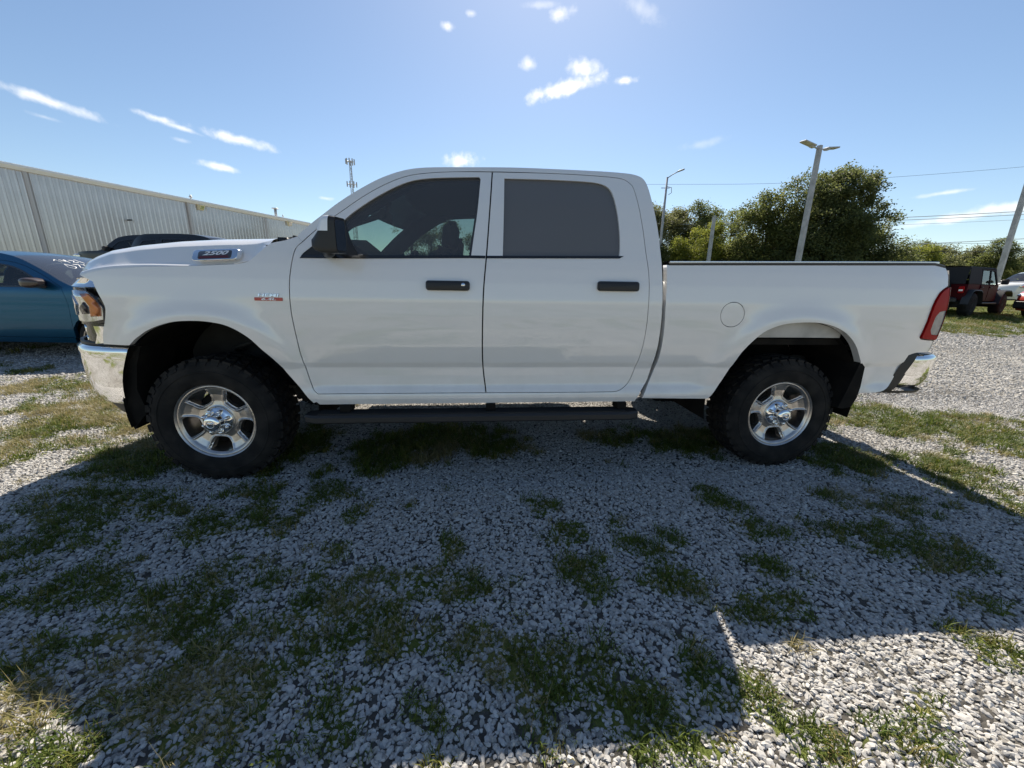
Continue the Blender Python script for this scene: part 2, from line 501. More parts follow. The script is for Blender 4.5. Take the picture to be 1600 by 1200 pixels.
YP = [(3.85, 3.65, .75, .39), (4.75, 3.75, .55, .22), (3.13, 2.13, .25, .3), (3.28, 2.7, .31, .16), (4.18, 3.04, .34, .2), (-1.41, .87, .11, .09), (-1.56, .93, .08, .06), (-1.23, .77, .1, .04), (.82, .99, .09, .07), (.86, .84, .11, .06), (1.13, .83, .11, .07), (1.32, .94, .06, .05), (1.76, 1.12, .12, .09), (1.02, 1.13, .07, .03), (-.35, .76, .09, .02), (-.19, .76, .07, .01), (.53, .81, .11, .04), (.37, .78, .07, .02), (-3.52, 2.85, .17, .15), (-4.67, 3.6, .3, .19), (-4.12, 3.44, .23, .16), (-3.76, 2.71, .19, .14), (-5.75, 4.25, .34, .26), (-5.42, 4.42, .29, .19), (3.89, 4.06, .37, .24)]
def grass_mask(x, y):
    """0 bare gravel .. 1 full grass"""
    x = np.asarray(x, float); y = np.asarray(y, float)
    n1 = fbm(x * 3.1, y * 3.1, 3); n2 = fbm(x * 11, y * 11, 9, 3); n0 = fbm(x * .55, y * .55, 21, 3)
    g = np.zeros_like(x)
    for cx, cy, rx, ry in GP + YP:
        d = np.sqrt(((x - cx) / (rx * 1.1)) ** 2 + ((y - cy) / (ry * 1.1)) ** 2)
        g = np.maximum(g, 1.15 - d * .85)
    near = (np.abs(x) < 4) & (y > .4) & (y < 3)
    sh = sstep(-3.2, -2.4, x) * sstep(-.5, -1.0, x) * sstep(.75, 1.0, y) * sstep(2.9, 2.2, y)
    mid = sstep(-1.0, -.6, x) * sstep(.5, .1, x) * sstep(.7, .8, y) * sstep(1.55, 1.2, y)
    g = np.maximum(g, sh * .30); g = np.maximum(g, mid * .24)
    g = np.where(g > .02, g + (n2 - .5) * 1.7 + (n1 - .5) * 1.2, g)
    g = np.maximum(g, (n2 - .72) * 2.6 + (n1 - .5) * .8)
    # broad zones away from the truck
    z = (n1 - .5) * 2.4 + (n2 - .5) * .9 + (n0 - .5) * 1.6
    left = sstep(-2.4, -3.4, x) * sstep(1.4, 2.4, y) * .43
    right_strip = sstep(3.2, 3.9, x) * sstep(2.0, 2.5, y) * sstep(4.25, 3.85, y + .35 * (x - 4)) * .72
    lot = sstep(9.0, 12.5, y + .14 * (x - 8)) * .95 * sstep(-3, 3, x)
    lot_l = sstep(5.0, 9.0, y) * sstep(-2, -4, x) * .45
    behind = sstep(.55, .2, y) * .5
    zone = np.maximum.reduce([left, right_strip, lot, lot_l, behind])
    gravel_lane = sstep(4.0, 4.35, y + .35 * (x - 4)) * sstep(11.5, 8.5, y + .14 * (x - 8)) * sstep(2.5, 4, x)
    g2 = zone + z * .75 - .18
    g2 = np.where(zone > .01, g2, 0) - gravel_lane * .7
    return np.clip(np.maximum(g, g2) * 1.3, 0, 1)

def build_ground():
    def axis(a, b, fine, far):
        c = list(np.arange(a, b + 1e-6, fine)); s = fine; v = b; up = []
        while v < far: s *= 1.16; v += s; up.append(v)
        s = fine; v = a; dn = []
        while v > -far: s *= 1.16; v -= s; dn.append(v)
        return np.array(dn[::-1] + c + up)
    xs = axis(-6.0, 6.6, .05, 2500); ys = axis(-.8, 6.5, .05, 2500)
    X, Y = np.meshgrid(xs, ys)
    Z = terr(X, Y) + (fbm(X * 1.3, Y * 1.3, 5) - .5) * .03 * (np.hypot(X, Y) < 60)
    g = grass_mask(X, Y)
    nx, ny = len(xs), len(ys)
    V = np.stack([X, Y, Z], -1).reshape(-1, 3)
    i = np.arange((ny - 1) * nx).reshape(ny - 1, nx)[:, :-1].ravel()
    Fc = np.stack([i, i + 1, i + nx + 1, i + nx], 1)
    me = bpy.data.meshes.new('ground')
    me.vertices.add(len(V)); me.vertices.foreach_set('co', V.ravel())
    me.loops.add(Fc.size); me.loops.foreach_set('vertex_index', Fc.ravel())
    me.polygons.add(len(Fc)); me.polygons.foreach_set('loop_start', np.arange(len(Fc)) * 4)
    me.update(calc_edges=True)
    me.polygons.foreach_set('use_smooth', np.ones(len(Fc), bool))
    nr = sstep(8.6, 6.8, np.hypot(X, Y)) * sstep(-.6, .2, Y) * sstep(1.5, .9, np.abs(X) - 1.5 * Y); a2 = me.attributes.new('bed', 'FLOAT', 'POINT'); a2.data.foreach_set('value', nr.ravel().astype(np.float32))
    at = me.attributes.new('grass', 'FLOAT', 'POINT'); at.data.foreach_set('value', g.ravel().astype(np.float32))
    m = bpy.data.materials.new('gravel_ground'); m.use_nodes = True
    t = m.node_tree; b = t.nodes['Principled BSDF']; b.inputs['Roughness'].default_value = .95
    b.inputs['Specular IOR Level'].default_value = .2
    tc = N(t, 'ShaderNodeTexCoord').outputs['Object']
    vo = N(t, 'ShaderNodeTexVoronoi'); vo.inputs['Scale'].default_value = 32; t.links.new(tc, vo.inputs['Vector'])
    hsv = N(t, 'ShaderNodeSeparateColor'); t.links.new(vo.outputs['Color'], hsv.inputs[0])
    ramp = N(t, 'ShaderNodeValToRGB'); t.links.new(hsv.outputs[0], ramp.inputs[0])
    ramp.color_ramp.elements[0].color = (.19, .18, .165, 1); ramp.color_ramp.elements[1].color = (.46, .445, .42, 1)
    nz = N(t, 'ShaderNodeTexNoise'); nz.inputs['Scale'].default_value = .7; nz.inputs['Detail'].default_value = 6; t.links.new(tc, nz.inputs['Vector'])
    tone = N(t, 'ShaderNodeMix', data_type='RGBA', blend_type='MULTIPLY'); tone.inputs[0].default_value = 1
    t.links.new(ramp.outputs[0], tone.inputs[6])
    r3 = N(t, 'ShaderNodeValToRGB'); t.links.new(nz.outputs[0], r3.inputs[0])
    r3.color_ramp.elements[0].color = (.72, .69, .64, 1); r3.color_ramp.elements[0].position = .35
    r3.color_ramp.elements[1].color = (1.05, 1.04, 1.02, 1); r3.color_ramp.elements[1].position = .65
    t.links.new(r3.outputs[0], tone.inputs[7])
    bd = N(t, 'ShaderNodeAttribute', attribute_name='bed')       # soil, darkened to paint deeper shade into the gaps between stones
    shaded_soil = N(t, 'ShaderNodeMix', data_type='RGBA'); t.links.new(math_n(t, 'MULTIPLY', bd.outputs['Fac'], .85), shaded_soil.inputs[0]); t.links.new(tone.outputs[2], shaded_soil.inputs[6]); shaded_soil.inputs[7].default_value = (.045, .041, .036, 1)
    ga = N(t, 'ShaderNodeAttribute', attribute_name='grass')
    n2 = N(t, 'ShaderNodeTexNoise'); n2.inputs['Scale'].default_value = 9; n2.inputs['Detail'].default_value = 8; n2.inputs['Roughness'].default_value = .7
    t.links.new(tc, n2.inputs['Vector'])
    gf = smooth_n(t, math_n(t, 'ADD', ga.outputs['Fac'], math_n(t, 'MULTIPLY', math_n(t, 'SUBTRACT', n2.outputs[0], .5), .9)), .32, .72)
    n3 = N(t, 'ShaderNodeTexNoise'); n3.inputs['Scale'].default_value = 1.7; n3.inputs['Detail'].default_value = 7; n3.inputs['Roughness'].default_value = .7
    t.links.new(tc, n3.inputs['Vector'])
    gc = N(t, 'ShaderNodeValToRGB'); t.links.new(n3.outputs[0], gc.inputs[0])
    e = gc.color_ramp.elements; e[0].position = .36; e[0].color = (.075, .105, .022, 1); e[1].position = .68; e[1].color = (.24, .20, .085, 1)
    q = gc.color_ramp.elements.new(.52); q.color = (.125, .14, .035, 1)
    mx = N(t, 'ShaderNodeMix', data_type='RGBA'); t.links.new(gf, mx.inputs[0]); t.links.new(shaded_soil.outputs[2], mx.inputs[6]); t.links.new(gc.outputs[0], mx.inputs[7])
    t.links.new(mx.outputs[2], b.inputs['Base Color'])
    inv = math_n(t, 'SUBTRACT', 1.0, vo.outputs['Distance'])
    hh = math_n(t, 'ADD', math_n(t, 'MULTIPLY', inv, .6), math_n(t, 'MULTIPLY', n2.outputs[0], .8))
    bp = N(t, 'ShaderNodeBump'); bp.inputs['Strength'].default_value = .9; bp.inputs['Distance'].default_value = .03
    t.links.new(hh, bp.inputs['Height']); t.links.new(bp.outputs[0], b.inputs['Normal'])
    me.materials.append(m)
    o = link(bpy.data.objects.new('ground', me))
    tag(o, 'pale gravel lot with scattered grass under the white pickup', None, None, 'structure')
build_ground()

def instancer(name, pts, rots, scl, idx, protos, label):
    """one object of scattered pieces: points + a geometry-node instancer"""
    me = bpy.data.meshes.new(name)
    me.vertices.add(len(pts)); me.vertices.foreach_set('co', np.asarray(pts, np.float32).ravel())
    a = me.attributes.new('turn', 'FLOAT_VECTOR', 'POINT'); a.data.foreach_set('vector', np.asarray(rots, np.float32).ravel())
    a = me.attributes.new('size', 'FLOAT_VECTOR', 'POINT'); a.data.foreach_set('vector', np.asarray(scl, np.float32).ravel())
    a = me.attributes.new('pick', 'INT', 'POINT'); a.data.foreach_set('value', np.asarray(idx, np.int32))
    o = link(bpy.data.objects.new(name, me))
    c = bpy.data.collections.new(name + '_pieces')
    for p in protos: c.objects.link(p)
    g = bpy.data.node_groups.new(name + '_scatter', 'GeometryNodeTree')
    g.interface.new_socket('Geometry', in_out='INPUT', socket_type='NodeSocketGeometry')
    g.interface.new_socket('Geometry', in_out='OUTPUT', socket_type='NodeSocketGeometry')
    gi = g.nodes.new('NodeGroupInput'); go = g.nodes.new('NodeGroupOutput')
    ci = g.nodes.new('GeometryNodeCollectionInfo'); ci.inputs[0].default_value = c
    ci.inputs['Separate Children'].default_value = True; ci.inputs['Reset Children'].default_value = True
    ip = g.nodes.new('GeometryNodeInstanceOnPoints'); ip.inputs['Pick Instance'].default_value = True
    def attr(nm, ty):
        n = g.nodes.new('GeometryNodeInputNamedAttribute'); n.data_type = ty; n.inputs[0].default_value = nm
        return [s for s in n.outputs if s.enabled and s.name == 'Attribute'][0]
    er = g.nodes.new('FunctionNodeEulerToRotation')
    g.links.new(attr('turn', 'FLOAT_VECTOR'), er.inputs[0])
    g.links.new(gi.outputs[0], ip.inputs['Points']); g.links.new(ci.outputs[0], ip.inputs['Instance'])
    g.links.new(attr('pick', 'INT'), ip.inputs['Instance Index'])
    g.links.new(er.outputs[0], ip.inputs['Rotation']); g.links.new(attr('size', 'FLOAT_VECTOR'), ip.inputs['Scale'])
    g.links.new(ip.outputs[0], go.inputs[0])
    md = o.modifiers.new('scatter', 'NODES'); md.node_group = g
    tag(o, label, None, None, 'stuff')
    return o
def random_mat(name, cols, rough=.85, spec=.3, trans=0.0, noise=0):
    m = bpy.data.materials.new(name); m.use_nodes = True
    t = m.node_tree; b = t.nodes['Principled BSDF']; b.inputs['Roughness'].default_value = rough; b.inputs['Specular IOR Level'].default_value = spec
    oi = N(t, 'ShaderNodeObjectInfo'); r = N(t, 'ShaderNodeValToRGB'); t.links.new(oi.outputs['Random'], r.inputs[0])
    e = r.color_ramp.elements
    for i, (p, c) in enumerate(cols):
        if i < 2: e[i].position = p; e[i].color = (*c, 1)
        else: q = e.new(p); q.color = (*c, 1)
    src = r.outputs[0]
    if noise:
        tc = N(t, 'ShaderNodeTexCoord'); nz = N(t, 'ShaderNodeTexNoise'); nz.inputs['Scale'].default_value = noise; nz.inputs['Detail'].default_value = 5
        t.links.new(tc.outputs['Object'], nz.inputs['Vector'])
        mx = N(t, 'ShaderNodeMix', data_type='RGBA', blend_type='MULTIPLY'); mx.inputs[0].default_value = .8
        rr = N(t, 'ShaderNodeValToRGB'); t.links.new(nz.outputs[0], rr.inputs[0]); rr.color_ramp.elements[0].color = (.6, .58, .55, 1); rr.color_ramp.elements[0].position = .3; rr.color_ramp.elements[1].position = .65
        t.links.new(src, mx.inputs[6]); t.links.new(rr.outputs[0], mx.inputs[7]); src = mx.outputs[2]
    t.links.new(src, b.inputs['Base Color'])
    if trans:
        out = t.nodes['Material Output']; tl = N(t, 'ShaderNodeBsdfTranslucent'); t.links.new(src, tl.inputs[0])
        ms = N(t, 'ShaderNodeMixShader'); ms.inputs[0].default_value = trans
        t.links.new(b.outputs[0], ms.inputs[1]); t.links.new(tl.outputs[0], ms.inputs[2]); t.links.new(ms.outputs[0], out.inputs[0])
    MATS[name] = m
    return m
random_mat('limestone', [(0, (.18, .175, .17)), (.12, (.56, .54, .515)), (.35, (.38, .375, .37)), (.55, (.62, .60, .565)), (.75, (.30, .28, .25)), (1, (.52, .50, .48))], .9, .25, noise=30)
random_mat('grass_blade', [(0, (.055, .095, .012)), (.3, (.115, .15, .020)), (.6, (.08, .115, .016)), (.85, (.17, .17, .032)), (1, (.25, .20, .07))], .6, .3, trans=.35)
random_mat('straw_blade', [(0, (.30, .24, .11)), (.5, (.20, .18, .07)), (1, (.36, .30, .15))], .7, .3, trans=.3)

def gravel_and_grass():
    import bmesh
    protos = []
    for k in range(10):
        bm = bmesh.new(); bmesh.ops.create_icosphere(bm, subdivisions=1 if k < 6 else 2, radius=.5)
        ax = [Vector(rng.normal(size=3)).normalized() for _ in range(7)]
        for v in bm.verts:     # chop with random planes: crushed stone
            for a in ax:
                d = v.co.dot(a); lim = .30
                if d > lim: v.co -= a * (d - lim)
            v.co += Vector(rng.normal(size=3)) * .025
        sx, sy, sz = 1.15, rng.uniform(.75, 1.0), rng.uniform(.5, .75)
        for v in bm.verts: v.co = Vector((v.co.x * sx, v.co.y * sy, v.co.z * sz)) * 1.35
        me = bpy.data.meshes.new('stone'); bm.to_mesh(me); bm.free()
        me.materials.append(MATS['limestone'])
        if k >= 6: me.polygons.foreach_set('use_smooth', [False] * len(me.polygons))
        protos.append(bpy.data.objects.new('stone', me))
    P = []; S = []
    def zone(n, x0, x1, y0, y1, smin, smax, pw=2.0, fade=(0, 0)):
        x = rng.uniform(x0, x1, n); y = rng.uniform(y0, y1, n)
        ok = np.abs(x) < 1.5 * y + 1.6
        x, y = x[ok], y[ok]
        g = grass_mask(x, y)
        keep = rng.random(len(x)) > g * .55
        if fade[0]: keep &= rng.random(len(x)) < (y - y0) / fade[0]
        if fade[1]: keep &= rng.random(len(x)) < (y1 - y) / fade[1]
        x, y = x[keep], y[keep]
        s = smin + (smax - smin) * rng.random(len(x)) ** pw
        z = terr(x, y) + (fbm(x * 1.3, y * 1.3, 5) - .5) * .03 + s * rng.uniform(-.05, .22, len(x))
        P.append(np.stack([x, y, z], 1)); S.append(s)
    zone(230000, -5.2, 5.2, .2, 2.6, .0085, .0205, 1.1, (0, .5))
    zone(1500, -5.2, 5.2, .2, 4.0, .021, .031)
    zone(300000, -7, 7, 2.0, 4.8, .010, .022, 1.4, (.5, .6))
    zone(110000, -11, 13, 4.2, 8.7, .015, .032, 1.6, (.6, .5))
    zone(60000, 1.5, 21, 8.2, 13, .024, .048, 1.6, (.5, 1.5))
    zone(38000, -18, -3, 8.2, 12, .024, .048, 1.6, (.5, 1.5))
    zone(16000, -2.5, 2.5, -.8, .3, .010, .024, 1.4)
    P = np.concatenate(P); S = np.concatenate(S); n = len(P)
    rot = np.stack([rng.normal(0, .35, n), rng.normal(0, .35, n), rng.uniform(0, 6.28, n)], 1)
    sc = S[:, None] * rng.uniform(.75, 1.25, (n, 3))
    instancer('gravel', P, rot, sc, rng.integers(0, 10, n), protos, 'loose pale crushed limestone covering the lot')
    # tufts
    tp = []
    def tuft(nb, hgt, spread, mat, lean=.5, wid=.0022):
        V = []; Fc = []
        for _ in range(nb):
            a = rng.uniform(0, 6.28); r = spread * math.sqrt(rng.random()); x, y = r * math.cos(a), r * math.sin(a)
            b = rng.uniform(0, 6.28); h = hgt * rng.uniform(.45, 1.1); l = h * lean * rng.uniform(.3, 1.5)
            dx, dy = math.cos(b), math.sin(b); px, py = -dy, dx; w = wid * rng.uniform(.7, 1.5)
            o = len(V)
            V += [(x - px * w, y - py * w, -.005), (x + px * w, y + py * w, -.005),
                  (x + dx * l * .4 + px * w * .8, y + dy * l * .4 + py * w * .8, h * .6), (x + dx * l * .4 - px * w * .8, y + dy * l * .4 - py * w * .8, h * .6),
                  (x + dx * l, y + dy * l, h * rng.uniform(.75, 1.0))]
            Fc += [(o, o + 1, o + 2, o + 3), (o + 3, o + 2, o + 4)]
        return bpy.data.objects.new('tuft', mesh_from('tuft', V, Fc, mat))
    for k in range(4): tp.append(tuft(26, .038, .06, 'grass_blade', 1.1))
    for k in range(3): tp.append(tuft(18, .065, .045, 'grass_blade', 1.0))
    for k in range(2): tp.append(tuft(16, .065, .05, 'straw_blade', 1.3, .0013))
    for k in range(2):                      # low broad-leaved weed
        V = []; Fc = []
        for _ in range(40):
            a = rng.uniform(0, 6.28); r = .06 * math.sqrt(rng.random()); x, y = r * math.cos(a), r * math.sin(a); z = rng.uniform(.004, .035); b = rng.uniform(0, 6.28); w = rng.uniform(.004, .008)
            dx, dy = math.cos(b) * w, math.sin(b) * w; tz = rng.uniform(-.004, .006); o = len(V)
            V += [(x - dx, y - dy, z), (x + dy * .6, y - dx * .6, z + tz), (x + dx, y + dy, z + tz), (x - dy * .6, y + dx * .6, z)]; Fc += [(o, o + 1, o + 2, o + 3)]
        tp.append(bpy.data.objects.new('tuft', mesh_from('tuft', V, Fc, 'grass_blade')))
    P = []; I = []; S = []
    def gz(n, x0, x1, y0, y1, s0, s1, thr=.45):
        x = rng.uniform(x0, x1, n); y = rng.uniform(y0, y1, n)
        ok = np.abs(x) < 1.5 * y + 1.6; x, y = x[ok], y[ok]
        g = grass_mask(x, y); k = g > thr + .35 * rng.random(len(x)); x, y = x[k], y[k]
        dry = fbm(x * 2.2 + 40, y * 2.2, 33, 3) + .14 * sstep(-1.3, -1.5, x) * sstep(.98, .9, y) + .20 * sstep(-2.4, -3.6, x)
        i = np.where(dry + rng.normal(0, .06, len(x)) > .66, 7 + rng.integers(0, 2, len(x)), np.where(rng.random(len(x)) < .25, 9 + rng.integers(0, 2, len(x)), rng.integers(0, 7, len(x))))
        P.append(np.stack([x, y, terr(x, y) + (fbm(x * 1.3, y * 1.3, 5) - .5) * .03], 1)); I.append(i); S.append(rng.uniform(s0, s1, len(x)))
    gz(24000, -3.4, 3.4, .3, 3.3, .30, .85, .38)
    gz(26000, -7, 7, 2.3, 5.5, .6, 1.2)
    gz(24000, -14, 16, 5.3, 12, .9, 1.7)
    gz(1500, -2.5, 2.5, -.8, .35, .6, 1.2)
    gz(16000, 4, 34, 11.5, 22, 1.3, 2.2)
    P = np.concatenate(P); I = np.concatenate(I); S = np.concatenate(S); n = len(P)
    rot = np.stack([rng.normal(0, .12, n), rng.normal(0, .12, n), rng.uniform(0, 6.28, n)], 1)
    instancer('grass', P, rot, np.repeat(S[:, None], 3, 1), I, tp, 'low green and straw grass growing through the gravel')
gravel_and_grass()

# ------------------------------------------------------------------ the white pickup
# truck space: x towards the tail, y from the near flank inwards (0 .. TW), z up
TW = 2.02
truck = empty('pickup_truck', (.0375, 2.3621, 0), .09016)
tag(truck, 'white four door pickup parked side on across the gravel lot', 'pickup truck')
BZ = np.array([(.40, .06), (.48, .045), (.53, .036), (.565, .027), (.60, .034), (.64, .048), (.70, .054), (.762, .053), (.785, .040), (.90, .018), (1.0, .006), (1.08, 0), (1.18, .002), (1.28, .012), (1.36, .028), (1.42, .046), (1.46, .062), (1.60, .115), (1.75, .18), (1.85, .232), (1.92, .272), (1.97, .30), (2.0, .322), (2.05, .375)])
_zt = np.linspace(.35, 2.05, 681)
_yt = np.interp(_zt, BZ[:, 0], BZ[:, 1])
_k = np.exp(-.5 * (np.arange(-14, 15) / 2.6) ** 2); _k /= _k.sum()
_yt = np.convolve(np.pad(_yt, 14, mode='edge'), _k, 'valid')
WX, WR = 1.8925, .405
def side(x, z):
    x = np.asarray(x, float); z = np.asarray(z, float)
    y = np.interp(z, _zt, _yt)
    # the crease over the doors fades out on the wings and the bed
    y = y + .35 * np.maximum(0, -(x + 2.15)) ** 2 + .3 * np.maximum(0, x - 2.55) ** 2
    for cx, r0 in ((-1.84, .56), (1.85, .58)):     # soft flares over the arches
        d = np.sqrt((x - cx) ** 2 + (z - .50) ** 2) - r0
        y = y - .024 * np.exp(-(np.maximum(d, 0) / .07) ** 2) * sstep(.55, .75, z) * sstep(-.25, -.05, d)
    return y
def off(f, d): return lambda x, z: f(x, z) + d

arch_f = [(-1.270, .535), (-1.313, .594), (-1.392, .711), (-1.446, .798), (-1.507, .870), (-1.575, .951), (-1.667, 1.012), (-1.765, 1.036), (-1.867, 1.041), (-1.970, 1.031), (-2.081, .994), (-2.167, .942), (-2.219, .899)]
crease = [(-2.426, 1.280), (-2.346, 1.301), (-2.239, 1.317), (-2.091, 1.331), (-1.960, 1.337), (-1.818, 1.342), (-1.660, 1.352), (-1.596, 1.357), (-1.533, 1.373), (-1.491, 1.408), (-1.440, 1.457)]
door_front = [(-1.244, 1.488), (-1.281, 1.447), (-1.303, 1.351), (-1.318, 1.240), (-1.322, 1.097), (-1.313, .917), (-1.303, .818), (-1.265, .627), (-1.237, .593)]
fdoor_top = [(-.156, 1.944), (-.390, 1.935), (-.563, 1.918), (-.689, 1.889), (-.812, 1.829), (-.924, 1.755), (-1.049, 1.658), (-1.149, 1.580)]
bpill = [(-.201, .593), (-.223, .818), (-.218, 1.191), (-.196, 1.449), (-.177, 1.678), (-.156, 1.944)]
rdoor_rest = [(.180, 1.951), (.420, 1.949), (.593, 1.943), (.673, 1.933), (.711, 1.912), (.735, 1.883), (.754, 1.791), (.772, 1.639), (.785, 1.468), (.799, 1.339), (.805, 1.224), (.807, 1.135), (.807, .959), (.798, .850), (.787, .792), (.753, .673), (.697, .612), (.628, .593)]
f_door = fdoor_top + door_front + bpill[:-1]
r_door = bpill + rdoor_rest
f_win = [(-1.250, 1.397), (-1.240, 1.421), (-1.189, 1.465), (-1.115, 1.532), (-1.030, 1.607), (-.968, 1.665), (-.857, 1.748), (-.745, 1.818), (-.645, 1.863), (-.535, 1.885), (-.388, 1.897), (-.238, 1.905), (-.229, 1.891), (-.249, 1.692), (-.272, 1.538), (-.289, 1.421), (-.789, 1.405)]
r_win = [(-.083, 1.903), (.206, 1.907), (.451, 1.903), (.532, 1.891), (.578, 1.863), (.601, 1.810), (.617, 1.706), (.623, 1.588), (.620, 1.495), (.612, 1.440), (-.101, 1.424), (-.092, 1.659)]
roofsil = [(-1.273, 1.520), (-1.205, 1.587), (-1.138, 1.646), (-1.052, 1.720), (-.927, 1.811), (-.815, 1.879), (-.692, 1.929), (-.563, 1.953), (-.301, 1.967), (-.033, 1.978), (.210, 1.980), (.541, 1.978), (.708, 1.971), (.774, 1.959), (.812, 1.935), (.832, 1.886), (.850, 1.770), (.867, 1.626), (.877, 1.455), (.884, 1.300), (.892, 1.172), (.901, .947), (.894, .810), (.870, .677), (.825, .598), (.789, .527)]
cab_out = roofsil + [(-.2, .526), (-1.234, .526), (-1.262, .560)] + door_front[::-1][1:] + [(-1.262, 1.505)]
doors_hole = fdoor_top[1:] + door_front[1:] + [(-.201, .593)] + [(.628, .593)] + rdoor_rest[::-1][1:] + [(-.156, 1.946)]
fender = arch_f + [(-2.390, .899), (-2.372, .960), (-2.335, 1.032), (-2.312, 1.097), (-2.317, 1.138), (-2.345, 1.215), (-2.353, 1.245), (-2.375, 1.258)] + crease + [(-1.409, 1.477), (-1.341, 1.493), (-1.273, 1.517)] + door_front + [(-1.245, .545)]
bed = [(.912, 1.402), (.915, 1.172), (.928, .947), (.920, .785), (.883, .661), (.837, .550), (1.302, .541), (1.370, .644), (1.422, .754), (1.469, .867), (1.531, .950), (1.599, 1.009), (1.700, 1.049), (1.820, 1.063), (1.946, 1.062), (2.052, 1.042), (2.152, 1.000), (2.242, .931), (2.315, .842), (2.368, .752), (2.387, .574), (2.568, .581), (2.652, .636), (2.700, .750), (2.722, .841), (2.780, .857), (2.894, .859), (2.894, .938), (2.769, .951), (2.746, .967), (2.769, 1.169), (2.805, 1.248), (2.835, 1.280), (2.890, 1.308), (2.888, 1.378), (2.872, 1.417), (2.838, 1.440)]
t_light = [(2.891, 1.303), (2.905, 1.157), (2.900, .960), (2.894, .943), (2.772, .955), (2.751, .970), (2.773, 1.169), (2.809, 1.246), (2.838, 1.276)]
t_white = [(2.903, 1.150), (2.839, 1.140), (2.807, 1.097), (2.804, 1.015), (2.828, .984), (2.897, .978)]

def rounded(x0, x1, z0, z1, r, n=4):
    o = []
    for cx, cz, a0 in ((x1 - r, z1 - r, 0), (x0 + r, z1 - r, 90), (x0 + r, z0 + r, 180), (x1 - r, z0 + r, 270)):
        for k in range(n + 1):
            a = R_(a0 + 90 * k / n); o.append((cx + r * math.cos(a), cz + r * math.sin(a)))
    return o
def text_mesh(body, size, mat, place, name, parent, extr=.003, shear=.25, squash=(1, 1), bold=.03):
    cu = bpy.data.curves.new('lettering', 'FONT'); cu.body = body; cu.size = size; cu.extrude = extr; cu.shear = shear; cu.resolution_u = 3
    cu.align_x = 'CENTER'; cu.align_y = 'CENTER'; cu.offset = size * bold
    o = bpy.data.objects.new('lettering', cu); COL.objects.link(o)
    bpy.context.view_layer.update()
    dg = bpy.context.evaluated_depsgraph_get()
    me = bpy.data.meshes.new_from_object(o.evaluated_get(dg)); bpy.data.objects.remove(o)
    co = np.empty(len(me.vertices) * 3); me.vertices.foreach_get('co', co); co = co.reshape(-1, 3)
    co = np.array([place(c[0] * squash[0], c[1] * squash[1], c[2]) for c in co])
    me.vertices.foreach_set('co', co.ravel()); me.materials.clear(); me.materials.append(MATS[mat]); me.update()
    me.name = name
    return link(bpy.data.objects.new(name, me), parent)

